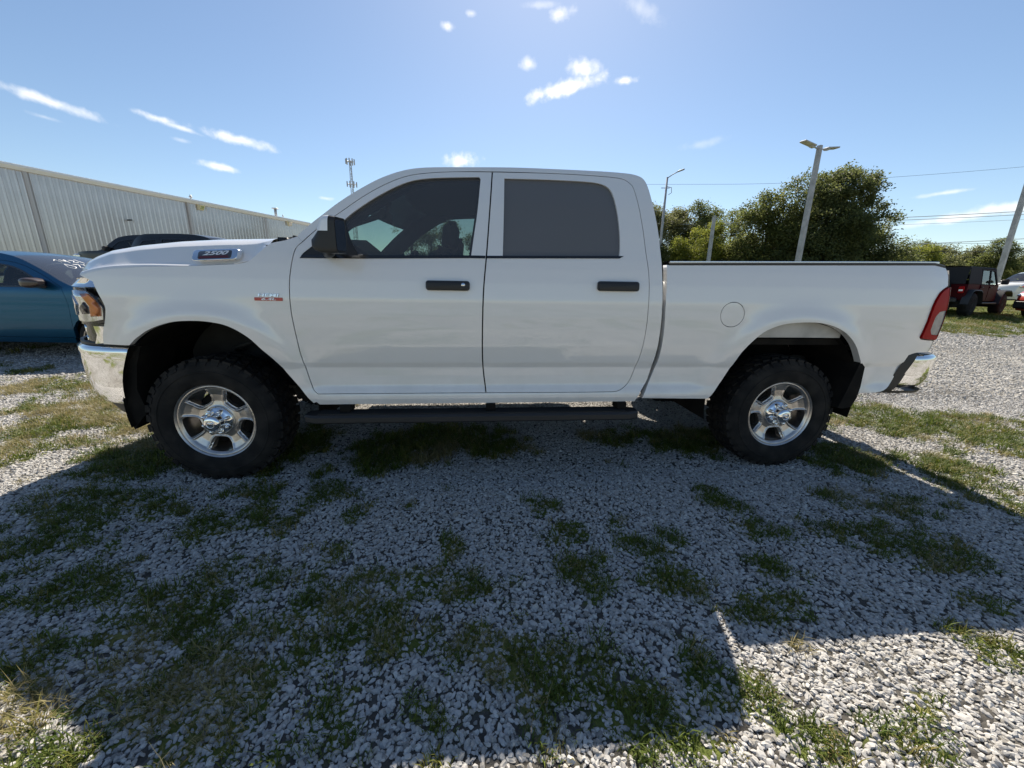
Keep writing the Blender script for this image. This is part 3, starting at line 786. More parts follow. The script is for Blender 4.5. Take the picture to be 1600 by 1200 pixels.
def build_sides():
    for far in (False, True):
        W = TW if far else None
        def P(name, outl, holes, f, mat, parent=truck, **kw): return panel(name, outl, holes, f, mat, parent, W=W, **kw)
        def yy(y): return TW - y if far else y
        sm = smooth_loop
        # wings, with the rounded shoulder under the bonnet edge
        P('front_fender', inset(sm(fender), .0015), [], side, 'white_paint', step=.035, thick=.03)
        mb = MB(); rows = []
        cl = smooth_loop(crease[:9], closed=False)
        for x, z in cl:
            s = float(side(x, z)); k = float(np.clip((-1.75 - x) / .5, 0, 1)); h = .004 + .02 * k
            rows.append([(x, yy(s + d), z + h * q) for d, q in ((0.001, -.05), (.006, .45), (.016, .78), (.032, .95), (.06, 1.0))])
        mb.grid(rows, flip=not far); mb.build('fender_shoulder', 'white_paint', truck)
        P('cab_side', sm(cab_out), [sm(doors_hole)], side, 'white_paint', step=.04, thick=.035)
        # doors
        fd = P('front_door', inset(sm(f_door), .004), [sm(f_win)], side, 'white_paint', step=.024)
        rd = P('rear_door', inset(sm(r_door), .004), [sm(r_win)], side, 'white_paint', step=.024)
        for d, win, gm in ((fd, f_win, 'front_glass'), (rd, r_win, 'privacy_glass')):
            P('window', inset(sm(win), -.012), [], off(side, .016), gm, d, step=.06, thick=.004)
        # dark door linings inside, window belt strips
        P('door_lining', inset(sm(f_door), -.025), [inset(sm(f_win), .014)], off(side, .055), 'cabin_dark', fd, step=.08, thick=.01)
        P('door_lining', inset(sm(r_door), -.025), [inset(sm(r_win), .014)], off(side, .055), 'cabin_dark', rd, step=.08, thick=.01)
        P('belt_strip', [(-1.255, 1.395), (-.9, 1.400), (-.290, 1.416), (-.206, 1.416), (-.203, 1.432), (-.291, 1.432), (-.9, 1.418), (-1.243, 1.414)], [], off(side, -.003), 'gloss_black', fd, step=.1, thick=.02)
        P('belt_strip', [(-.195, 1.417), (.612, 1.434), (.640, 1.449), (.612, 1.449), (-.100, 1.434), (-.194, 1.432)], [], off(side, -.003), 'gloss_black', rd, step=.1, thick=.02)
        P('mirror_base', [(-1.252, 1.398), (-1.24, 1.421), (-1.189, 1.465), (-1.115, 1.532), (-1.02, 1.612), (-.98, 1.50), (-.93, 1.405)], [], off(side, .004), 'black_plastic', fd, step=.1, thick=.012)
        for d, (x0, x1, z0, z1) in ((fd, (-.551, -.297, 1.230, 1.285)), (rd, (.474, .730, 1.241, 1.298))):
            mb = MB(); xc, zc = (x0 + x1) / 2, (z0 + z1) / 2
            L = rounded(x0, x1, z0, z1, .016)
            rings = []
            for k, (ins, h) in enumerate(((0, .004), (0, -.022), (.006, -.032), (.016, -.035))):
                q = inset(L, ins) if ins else L
                rings.append([(a, yy(float(side(a, b)) + h), b) for a, b in q])
            n = len(L); V = [p for r in rings for p in r]; Fc = [(k * n + i, k * n + (i + 1) % n, (k + 1) * n + (i + 1) % n, (k + 1) * n + i) for k in range(3) for i in range(n)] + [tuple(range(3 * n, 4 * n))]
            mb.add(V, Fc); hd = mb.build('door_handle', 'black_plastic', d, angle=40)
            if d is fd and not far:
                mb = MB(); mb.lathe_y([(0, -.039), (.011, -.038), (.012, -.034)], 14, (-.335, float(side(-.335, 1.262)), 1.262)); mb.build('key_lock', 'chrome', fd)
        # bed flank
        bs = P('bed_side', sm(bed), [rounded(1.282, 1.444, 1.027, 1.186, .0789, 10)] if not far else [], side, 'white_paint', step=.035, thick=.05)
        if not far:
            P('fuel_door', inset(rounded(1.282, 1.444, 1.027, 1.186, .0789, 10), .004), [], off(side, .001), 'white_paint', bs, step=.03, thick=.02)
            P('fuel_recess', rounded(1.275, 1.451, 1.02, 1.193, .08, 10), [], off(side, .022), 'gloss_black', bs, step=.06, thick=.004)
        P('tail_light', inset(sm(t_light), .003), [sm(t_white)], off(side, -.012), 'red_lens', step=.03, thick=.04)
        tl = truck.children[-1]
        P('reversing_lens', inset(sm(t_white), .002), [], off(side, -.009), 'reverse_lens', tl, step=.03, thick=.03)
        # lamp and bed corner wrap round to the tail
        mb = MB()
        for z0, z1, m in ((.865, .945, 0), (.95, .985, 1), (.987, 1.150, 2), (1.152, 1.30, 1), (1.305, 1.41, 0)):
            rows = []
            for z in np.linspace(z0, z1, 6):
                s = float(side(2.89, z)); o = -.012 if m else 0
                rows.append([(2.897, yy(s + o), z), (2.915, yy(s + .012 + o), z), (2.925, yy(s + .035), z), (2.928, yy(s + .13), z)])
            mb.grid(rows, m, flip=far)
        mb.build('bed_corner', ['white_paint', 'red_lens', 'reverse_lens'], truck)
        # rail cap and tonneau edge
        rows = []
        for x in np.linspace(.925, 2.86, 24):
            z = 1.402 + (x - .912) * (1.441 - 1.402) / (2.838 - .912) - (max(0, x - 2.80) * .25); s = float(side(x, z))
            rows.append([(x, yy(s + a), z + b) for a, b in ((.03, -.01), (-.002, -.002), (-.003, .010), (.006, .016), (.10, .018), (.11, -.03))])
        mb = MB(); mb.grid(rows, flip=not far); mb.build('rail_cap', 'black_plastic', truck, angle=30)
        rows = []
        for x in np.linspace(.94, 2.84, 24):
            z = 1.420 + (x - .912) * .0202; s = float(side(x, z - .03))
            rows.append([(x, yy(s + a), z + b) for a, b in ((.024, -.006), (.024, .003), (.028, .006), (.06, .007), (.07, -.006))])
        mb = MB(); mb.grid(rows, flip=not far); mb.build('tonneau_rail', 'badge_silver', truck, angle=30)
        # arch liners
        for cx, arch, x0, x1 in ((-WX, arch_f, -2.37, -1.27), (WX, None, 1.32, 2.40)):
            rows = []
            ce = (x0 + x1) / 2; rx = (x1 - x0) / 2 + .0
            for a in np.linspace(-12, 192, 30):
                c, s = math.cos(R_(a)), math.sin(R_(a))
                xx = ce + (rx + .015) * c; zz = .50 + .575 * max(s, -.3)
                rows.append([(xx, yy(.065), zz), (xx, yy(.30), zz), (xx, yy(.62), zz)])
            mb = MB(); mb.grid(rows, 0, flip=far)
            mb.grid([[(ce + (rx + .015) * math.cos(R_(a)) * k, yy(.62), .50 + .575 * max(math.sin(R_(a)), -.3) * k) for k in (0, 1)] for a in np.linspace(0, 180, 20)], 0)
            mb.build('wheel_liner', 'under_black', truck)
        if not far:
            # pale inner flange glimpsed above the rear tyre
            ipz = [(1.52, .955), (2.20, .955), (2.20, .99), (2.10, 1.03), (2.0, 1.055), (1.86, 1.068), (1.72, 1.058), (1.60, 1.02)]
            P('bed_inner_panel', ipz, [], off(side, .075), 'primer_grey', bs, step=.08, thick=.01)
        # flap behind the rear wheel
        mb = MB()
        fl = [(2.352, .80), (2.392, .762), (2.396, .62), (2.386, .535), (2.36, .475), (2.30, .463), (2.26, .47), (2.30, .60), (2.33, .72)]
        V = [(a, yy(.018), b) for a, b in fl] + [(a, yy(.36), b) for a, b in fl]; n = len(fl)
        mb.add(V, [tuple(range(n)), tuple(range(2 * n - 1, n - 1, -1))] + [(i, n + i, n + (i + 1) % n, (i + 1) % n) for i in range(n)])
        mb.build('mud_flap', 'under_black', truck, angle=35)
        # front wheel opening: dark closing piece behind the bumper end and the chin below it
        mb = MB()
        fl = [(-2.225, .885), (-2.30, .885), (-2.36, .78), (-2.40, .60), (-2.405, .50), (-2.395, .38), (-2.385, .355), (-2.36, .39), (-2.29, .470), (-2.30, .62), (-2.27, .77)]
        V = [(a, yy(.075 if b > .5 else .10), b) for a, b in fl] + [(a - .02, yy(.40), b) for a, b in fl]; n = len(fl)
        mb.add(V, [tuple(range(n)), tuple(range(2 * n - 1, n - 1, -1))] + [(i, n + i, n + (i + 1) % n, (i + 1) % n) for i in range(n)])
        mb.build('splash_shield', 'under_black', truck, angle=35)
        # step board on three hanging brackets
        mb = MB(); yb = -.045
        xs = np.linspace(-1.31, .80, 30); rows = []
        for x in xs:
            e = min(1, (x + 1.31) / .05, (.80 - x) / .05); e = .6 + .4 * math.sqrt(max(0, e))
            rows.append([(x, yy(yb + a * e + .075 * (1 - e)), b) for a, b in ((.15, .425), (.012, .421), (0, .432), (0, .462), (.012, .474), (.14, .474), (.15, .462), (.15, .425))])
        mb.grid(rows)
        for k in (0, -1): mb.add(rows[k][:7], [tuple(range(7))])
        rb = mb.build('step_board', 'black_plastic', truck, angle=30)
        mb = MB()
        for k in range(5): mb.box((-.26, yy(yb + .03 + k * .022), .476), (1.95, .010, .006))
        mb.build('tread_ridge', 'black_plastic', rb, False)
        for bx in (-1.08, -.17, .70):
            mb = MB(); mb.box((bx, yy(.07), .50), (.06, .10, .05)); mb.box((bx, yy(.22), .515), (.05, .30, .03)); mb.box((bx, yy(.10), .487), (.035, .06, .06))
            mb.build('step_bracket', 'under_black', truck, False)
        # towing mirror
        mb = MB(); rows = []
        ML = rounded(-.5, .5, -.5, .5, .16, 4); ML.insert(10, (-.5, .10)); ML = [(.5, .10)] + ML
        for k, (xx, s) in enumerate(((-1.092, .40), (-1.088, .70), (-1.072, .88), (-1.045, .97), (-1.0, 1.0), (-.957, .97))):
            r = []
            for a, b in ML:
                zt = 1.500 + b * .180 * s + .014 * (1 - s)
                r.append((xx + .085 * (b + .5) * (1 - k / 5) + a * .03, yy(-.15 + a * .085 * s), zt))
            rows.append(r + r[:1])
        mb.grid(rows, flip=not far); mb.add(rows[0][:-1], [tuple(range(len(rows[0]) - 1))])
        mh = mb.build('mirror_housing', 'black_plastic', fd, angle=50)
        # mirror glass set into the rear of the housing
        r = [(x + .0, y, z) for x, y, z in rows[-1][:-1]]
        cx_ = [sum(q[i] for q in r) / len(r) for i in range(3)]
        gl = [(cx_[0] + (q[0] - cx_[0]) * .9 - .004, cx_[1] + (q[1] - cx_[1]) * .9, cx_[2] + (q[2] - cx_[2]) * .93) for q in r]
        rim = MB(); n = len(r); rim.add(r + gl, [(i, (i + 1) % n, n + (i + 1) % n, n + i) for i in range(n)] + [tuple(range(n, 2 * n))], 0)
        rim.build('mirror_bezel', 'black_plastic', fd, False)
        gl2 = [(q[0] + .003, cx_[1] + (q[1] - cx_[1]) * .93, cx_[2] + (q[2] - cx_[2]) * .93) for q in gl]
        mb = MB(); mb.add(gl2, [tuple(range(n))]); mb.build('mirror_glass', 'mirror_glass', fd, False)
        mb = MB()
        cap = [[(x - .003, y + (cx_[1] - y) * -.05, z + .003 * (j not in (0, 11))) for j, (x, y, z) in enumerate(rr[:12])] for rr in rows[0:5]]
        mb.grid(cap, flip=not far); mb.build('mirror_cap', 'badge_bright', fd)
        mb = MB()
        mb.tube([(-1.10, yy(.03), 1.425), (-1.07, yy(-.03), 1.418), (-1.03, yy(-.12), 1.42), (-1.01, yy(-.17), 1.45)], .026, 10)
        mb.tube([(-1.09, yy(.06), 1.50), (-1.06, yy(-.02), 1.498), (-1.02, yy(-.12), 1.495)], .020, 10)
        mb.build('mirror_arm', 'black_plastic', fd)
build_sides()

# ---- nose: bonnet, lamps, grille, bumper laid out along the plan curve of the front
NOSE = np.array([(-2.26, .048), (-2.34, .052), (-2.42, .062), (-2.55, .105), (-2.66, .195), (-2.74, .30), (-2.81, .47), (-2.86, .70), (-2.88, 1.01)])
_nl = np.array(smooth_loop(NOSE, closed=False, sub=8))
_ns = np.concatenate([[0], np.cumsum(np.linalg.norm(np.diff(_nl, axis=0), axis=1))]); NL = _ns[-1]
def nose(s, d=0.0):
    """point of the plan curve at arc length s (0 near flank .. NL centre line), d outwards"""
    s = np.clip(s, 0, NL)
    x = np.interp(s, _ns, _nl[:, 0]); y = np.interp(s, _ns, _nl[:, 1])
    x2 = np.interp(min(s + .01, NL), _ns, _nl[:, 0]); y2 = np.interp(min(s + .01, NL), _ns, _nl[:, 1]); x1 = np.interp(max(s - .01, 0), _ns, _nl[:, 0]); y1 = np.interp(max(s - .01, 0), _ns, _nl[:, 1])
    tx, ty = x2 - x1, y2 - y1; l = math.hypot(tx, ty); return x - ty / l * d, y + tx / l * d
def nose_at_x(x): return float(np.interp(-x, -_nl[:, 0], _ns))
def nose_strip(mb, s0, s1, prof, far, n=24, m=0, s_of=None):
    """prof: (z, outward d, slide) along the plan curve"""
    rows = []
    for k in range(n + 1):
        r = []
        for z, d, sl in prof:
            s = s0 + sl + (s1 - s0 - sl) * k / n
            x, y = nose(s, d); r.append((x, TW - y if far else y, z))
        rows.append(r)
    mb.grid(rows, m, flip=not far)
def build_nose():
    # bonnet
    ztab = np.array([(-2.62, 1.285), (-2.595, 1.323), (-2.565, 1.359), (-2.50, 1.393), (-2.41, 1.428), (-2.246, 1.460), (-2.02, 1.488), (-1.79, 1.505), (-1.45, 1.519)])
    U = (ztab[:, 0] + 1.45) / (-2.62 + 1.45)
    cx = np.array(crease)
    yv = [.058, .066, .080, .10, .125, .143, .15, .157, .18, .22, .27, .34, .46, .62, .80, 1.01]
    yv = yv + [TW - y for y in yv[:-1][::-1]]
    rows = []
    for u in np.concatenate([np.linspace(0, .8, 26), np.linspace(.82, 1, 16)]):
        r = []
        for y in yv:
            ye = min(y, TW - y)
            xf = float(np.interp(ye, [.05, .1, .18, .25, .4, .7, 1.01], [-2.44, -2.485, -2.565, -2.62, -2.72, -2.81, -2.85]))
            xr = -1.44 - .10 * sstep(.05, 1.0, ye)
            x = xr + (xf - xr) * u
            zt = float(np.interp(u, U[::-1], ztab[::-1, 1]))
            xc = -1.44 + (-2.426 + 1.44) * u
            zc = float(np.interp(xc, cx[:, 0], cx[:, 1])) + .004 + .019 * float(np.clip((-1.75 - xc) / .5, 0, 1))
            if xc > -1.6: zc = float(np.interp(xc, cx[:, 0], cx[:, 1]))
            base = float(side(xc, 1.34))
            p = float(np.clip((ye - .06) / .20, 0, 1)); p = p / .45 * .72 if p < .45 else .72 + .28 * (1 - (1 - (p - .45) / .55) ** 1.5)
            z = zc + (zt - zc) * p + .03 * float(sstep(.25, 1.0, ye)) * (1 - u) ** .5 + .018 * float(sstep(.50, .64, ye)) * float(sstep(1.0, .7, u))
            yo = base - .004 if ye < .2 else 0
            yy_ = ye + (base - .0) * float(np.clip((.3 - ye) / .3, 0, 1))
            r.append((x, yy_ if y <= 1.01 else TW - yy_, z))
        rows.append(r)
    mb = MB(); mb.grid(rows, flip=False)
    rows = [[(p[0] + a, p[1], p[2] + b) for p in rows[-1]] for a, b in ((0, 0), (.004, -.014), (.03, -.045))]
    mb.grid(rows)
    hood = mb.build('hood', 'white_paint', truck)
    # cowl with wipers
    mb = MB(); rows = []
    for y in np.linspace(.10, TW - .10, 24):
        c = 1 - abs(y - 1.01) / .91; b = .10 * float(sstep(0, 1, c))
        rows.append([(-1.47 - b, y, 1.465 + .03 * c), (-1.36 - b, y, 1.478 + .03 * c), (-1.24 - b * 1.2, y, 1.50 + .03 * c)])
    mb.grid(rows); cw = mb.build('cowl', 'black_plastic', truck)
    for y0, y1 in ((.22, .85), (.95, 1.55)):
        mb = MB(); mb.tube([(-1.41, y0, 1.505), (-1.37, y0 + .10, 1.535), (-1.43, y1 - .1, 1.56), (-1.45, y1, 1.565)], .011, 6)
        mb.tube([(-1.36, y0 + .02, 1.53), (-1.45, y1 + .1, 1.572)], .008, 6); mb.box((-1.41, y0, 1.50), (.05, .05, .04))
        mb.build('wiper', 'black_plastic', truck)
    for far in (False, True):
        yy = lambda y: TW - y if far else y
        # headlamp on the corner
        sR = nose_at_x(-2.350)
        sL = sR + .50
        def lamp(name, pts, d, mat, parent, thick=.03, step=.03, lean=0.0):
            P = smooth_loop(pts, 30, 3)
            out = resample(P, step)
            G = []
            o = np.array(out); lo, hi = o.min(0), o.max(0)
            gx = np.arange(lo[0] + step * .5, hi[0], step); gz = np.arange(lo[1] + step * .5, hi[1], step)
            G = np.array([(a, b) for a in gx for b in gz]); G = G[pip(G, out)]; G = G[dist_poly(G, out) > step * .4] if len(G) else G
            al = [Vector(p) for p in out] + [Vector((float(a), float(b))) for a, b in G]
            vs, _, fs, *_r = delaunay_2d_cdt(al, [(i, (i + 1) % len(out)) for i in range(len(out))], [], 0, 1e-6)
            V2 = np.array([(v.x, v.y) for v in vs]); Fa = [f for f in fs if len(f) == 3]; k = pip(V2[np.array(Fa)].mean(1), out)
            V = []
            for s, z in V2:
                x, y = nose(s, d - .034 * float(sstep(.10, .34, s - sR)) - lean * max(0, z - 1.22)); V.append((x, yy(y), z))
            Fc = [f for f, q in zip(Fa, k) if q]
            n0 = len(V); n = len(out)
            for s, z in out:
                x, y = nose(s, d - thick - .034 * float(sstep(.10, .34, s - sR))); V.append((x, yy(y), z))
            Fc += [(i, (i + 1) % n, n0 + (i + 1) % n, n0 + i) for i in range(n)]
            me_o = obj(name, V, Fc, mat, parent); sharp(me_o.data, 40); return me_o
        sr = sR
        hl = lamp('headlight', [(sr + .075, 1.196), (sr + .03, 1.150), (sr + .002, 1.105), (sr + .012, 1.040), (sr + .09, 1.026), (sr + .19, 1.028), (sr + .33, 1.045), (sr + .37, 1.10), (sr + .35, 1.185), (sr + .20, 1.199)], .012, 'clear_lens', truck)
        lamp('lamp_surround', [(sr + .085, 1.212), (sr + .012, 1.158), (sr - .016, 1.105), (sr - .004, 1.022), (sr + .09, 1.010), (sr + .2, 1.008), (sr + .35, 1.02), (sr + .42, 1.12), (sr + .38, 1.21), (sr + .20, 1.215)], .004, 'gloss_black', truck)
        lamp('turn_signal', [(sr + .068, 1.183), (sr + .03, 1.146), (sr + .012, 1.103), (sr + .022, 1.058), (sr + .075, 1.054), (sr + .068, 1.112), (sr + .115, 1.180)], .018, 'amber_lens', hl, .01)
        lamp('lamp_inner', [(sr + .105, 1.135), (sr + .085, 1.105), (sr + .088, 1.070), (sr + .135, 1.066), (sr + .15, 1.10)], .0165, 'lamp_dark', hl, .01)
        lamp('lamp_reflector', [(sr + .21, 1.17), (sr + .17, 1.12), (sr + .20, 1.06), (sr + .27, 1.06), (sr + .30, 1.11), (sr + .27, 1.165)], .018, 'chrome', hl, .01)
        lamp('lamp_brow', [(sr + .040, 1.264), (sr + .002, 1.240), (sr - .004, 1.216), (sr + .09, 1.219), (sr + .25, 1.222), (sr + .34, 1.226), (sr + .30, 1.254), (sr + .2, 1.268)], .010, 'chrome', truck, lean=.9)
        lamp('lower_bezel', [(sr + .012, 1.000), (sr + .022, .905), (sr + .10, .90), (sr + .075, .95), (sr + .085, 1.0)], .010, 'chrome', truck)
        lamp('lower_backing', [(sr - .006, 1.012), (sr + .004, .894), (sr + .5, .89), (sr + .5, 1.012)], -.004, 'gloss_black', truck)
        mb = MB()
        for z, r in ((.985, .026), (.925, .018)):
            x, y = nose(sr + .20, -.03); mb.tube([(x, yy(y), z), (x - .01, yy(y) + (.01 if far else -.01), z)], r, 12)
        mb.build('marker_lamp', 'chrome', truck)
        # bumper end: chrome
        mb = MB()
        prof = [(.880, -.030, .0), (.885, .000, .0), (.872, .014, .004), (.850, .018, .012), (.800, .016, .035), (.740, .012, .062), (.68, .008, .082), (.62, .0, .098), (.57, -.012, .112), (.53, -.035, .122), (.508, -.07, .128)]
        nose_strip(mb, .0, NL, prof, far, 40)
        mb.build('front_bumper', 'chrome', truck)
        mb = MB(); nose_strip(mb, .005, NL, [(.905, -.02, 0), (.908, -.005, 0), (.886, -.004, 0), (.886, -.05, 0)], far, 30); mb.build('bumper_seal', 'black_plastic', truck)
        # chin
        mb = MB(); nose_strip(mb, .13, NL, [(.520, -.06, 0), (.495, -.07, .0), (.44, -.10, .0), (.415, -.13, 0), (.42, -.2, 0)], far, 24); mb.build('chin_spoiler', 'black_plastic', truck)
    # grille across the front
    mb = MB()
    gy = np.linspace(.50, TW - .50, 16)
    def gx(y): return float(np.interp(min(y, TW - y), _nl[:, 1], _nl[:, 0]))
    mb.grid([[(gx(y) + .05, y, .91), (gx(y) + .04, y, 1.24)] for y in gy]); gr = mb.build('grille', 'gloss_black', truck)
    for z, h in ((1.225, .035), (1.07, .06), (.925, .03)):
        mb = MB(); mb.grid([[(gx(y) + .03, y, z - h), (gx(y) - .012, y, z - h * .7), (gx(y) - .018, y, z), (gx(y) - .012, y, z + h * .7), (gx(y) + .03, y, z + h)] for y in gy]); mb.build('grille_bar', 'chrome', gr)
    for k in range(9):
        mb = MB(); mb.box((gx(.55 + k * .115) + .02, .55 + k * .115, 1.08), (.03, .012, .30)); mb.build('grille_slat', 'black_plastic', gr, False)
build_nose()

def build_cab_top():
    rs = smooth_loop(roofsil[:21], 60, 3, closed=False)
    E3 = [(x, float(side(x, z)), z) for x, z in rs]
    ix = [i for i, e in enumerate(E3)]
    def edge_at(x_or_i): return E3[x_or_i]
    # windscreen : roofsil from the cowl to the front header
    i0 = 0; i1 = min(range(len(E3)), key=lambda i: abs(E3[i][0] + .69))
    i2 = min(range(len(E3)), key=lambda i: abs(E3[i][0] - .80))
    ts = np.concatenate([[0, .006, .02, .05], np.linspace(.1, .9, 17), [.95, .98, .994, 1]])
    def cross(e, bow_x, crown, ff=0.0):
        r = []
        for t in ts:
            y = e[1] + (TW - 2 * e[1]) * t; s = 1 - (2 * t - 1) ** 2
            r.append((e[0] + bow_x * s, y, e[2] + crown * s + ff))
        return r
    rows = [cross(E3[i], -.20 + .10 * (i - i0) / (i1 - i0), .012) for i in range(i0, i1 + 1)]
    mb = MB(); mb.grid(rows); ws = mb.build('windshield', 'windshield_glass', truck)
    nr = len(rows); band = MB(); band.grid([[(p[0] + .008, p[1], p[2] - .004) for p in r] for r in rows[int(nr * .60):]]); band.build('tint_band', 'tint_band', ws)
    for sl in (slice(0, 3), slice(-3, None)):
        mb = MB(); mb.grid([[(p[0] + .004, p[1], p[2]) for p in r[sl]] for r in rows]); mb.build('windshield_frit', 'gloss_black', ws)
    # wide dark trim on the inner side of both screen pillars
    for sgn in (0, 1):
        mb = MB(); g = []
        for r in rows:
            x, y, z = r[0]; g.append([(x + a, (y + b) if not sgn else TW - y - b, z - c_) for a, b, c_ in ((.01, .02, .0), (.02, .10, .0), (.12, .085, .05), (.15, .03, .07))])
        mb.grid(g); mb.build('pillar_trim', 'cabin_dark', truck)
    rows = []
    for i in range(i1, i2 + 1):
        k = (i - i1) / (i2 - i1)
        cr = .012 + .045 * float(sstep(0, .25, k)) - .03 * float(sstep(.85, 1, k))
        rows.append(cross(E3[i], -.10 * (1 - float(sstep(0, .4, k))) + .03 * float(sstep(.7, 1, k)), cr))
    mb = MB(); mb.grid(rows); mb.build('roof', 'white_paint', truck)
    mb = MB(); mb.grid([[(p[0], p[1] + (1.01 - p[1]) * .06, p[2] - .045) for p in r] for r in rows]); mb.build('headliner', 'headliner', truck)
    # back of the cab
    low = [(.877, 1.455), (.884, 1.300), (.892, 1.172), (.90, .947)]
    rows = [cross(E3[i], .03 + .03 * min(1, (i - i2) / 6), .0) for i in range(i2, len(E3))] + [cross((x, float(side(x, z)), z), .06, 0) for x, z in low]
    mb = MB(); mb.grid(rows); mb.build('cab_back', 'white_paint', truck)
    mb = MB(); mb.grid([[(.905 - (z - 1.45) * .10 + .01 * (1 - abs(y - 1.01)), y, z) for y in np.linspace(.36 + (z - 1.45) * .25, TW - .36 - (z - 1.45) * .25, 8)] for z in np.linspace(1.47, 1.87, 6)])
    mb.build('rear_window', 'privacy_glass', truck)
    mb = MB(); mb.box((.895, 1.01, 1.935), (.03, .34, .035), bev=.006); mb.build('brake_light', 'red_lens', truck)
    mb = MB(); mb.box((-.18, 1.01, .60), (2.05, 1.80, .05)); mb.box((.80, 1.01, .98), (.03, 1.72, .82)); mb.box((-1.24, 1.01, .95), (.03, 1.80, .75)); mb.build('cabin_floor', 'cabin_dark', truck, False)
    # dashboard
    mb = MB(); rows = []
    for y in np.linspace(.12, TW - .12, 20):
        b = .12 * float(sstep(0, .5, min(y - .12, TW - .12 - y)))
        hump = .05 * math.exp(-((y - .50) / .20) ** 2)
        rows.append([(-1.26 - b, y, 1.50), (-1.12 - b * .6, y, 1.515 + hump * .6), (-1.0, y, 1.495 + hump), (-.90, y, 1.43 + hump * .6), (-.85, y, 1.25), (-.90, y, .95)])
    mb.grid(rows); mb.build('dashboard', 'cabin_dark', truck)
    # steering wheel
    mb = MB(); c = Vector((-.76, .50, 1.31)); tl = R_(28); u = Vector((0, 1, 0)); v = Vector((math.sin(tl), 0, math.cos(tl)))
    mb.tube([c + (u * math.cos(a) + v * math.sin(a)) * .185 for a in np.linspace(0, 2 * math.pi, 33)], .015, 8, caps=False)
    for a in (-.1, math.pi + .1, -math.pi / 2): mb.tube([c, c + (u * math.cos(a) + v * math.sin(a)) * .18], .017, 6)
    mb.box(c, (.04, .15, .12), bev=.01); mb.tube([c, c + Vector((-.25, 0, -.12))], .03, 8)
    mb.build('steering_wheel', 'cabin_dark', truck, angle=50)
    # interior mirror
    mb = MB(); mb.box((-.97, 1.01, 1.775), (.05, .25, .075), bev=.012); mb.tube([(-.97, 1.01, 1.80), (-.93, 1.01, 1.89)], .016, 6); mb.tube([(-1.0, .96, 1.775), (-1.24, .98, 1.70)], .022, 6); mb.build('interior_mirror', 'cabin_dark', truck, False)
    # seats
    def seat(x, y, w, name='front_seat', hr=True):
        mb = MB(); mb.box((x - .05, y, .93), (.52, w, .16), bev=.05)
        mb.box((x + .27, y, 1.22), (.15, w * .94, .58), bev=.06, rot=Matrix.Rotation(R_(14), 3, 'Y'))
        s = mb.build(name, 'seat_cloth', truck, angle=60)
        mb = MB(); mb.box((x + .375, y, 1.575), (.10, .27, .20), bev=.04, rot=Matrix.Rotation(R_(8), 3, 'Y')); mb.tube([(x + .35, y - .06, 1.44), (x + .37, y - .06, 1.55)], .008, 6); mb.tube([(x + .35, y + .06, 1.44), (x + .37, y + .06, 1.55)], .008, 6)
        mb.build('headrest', 'seat_cloth', s, angle=60)
    seat(-.81, .52, .54); seat(-.81, TW - .52, .54)
    mb = MB(); mb.box((.38, 1.01, .93), (.46, 1.5, .16), bev=.05); mb.box((.68, 1.01, 1.22), (.14, 1.5, .55), bev=.05, rot=Matrix.Rotation(R_(10), 3, 'Y')); rs_ = mb.build('rear_seat', 'seat_cloth', truck, angle=60)
    for y in (.46, 1.01, TW - .46):
        mb = MB(); mb.box((.74, y, 1.55), (.09, .26, .15), bev=.035); mb.build('headrest', 'seat_cloth', rs_, angle=60)
build_cab_top()

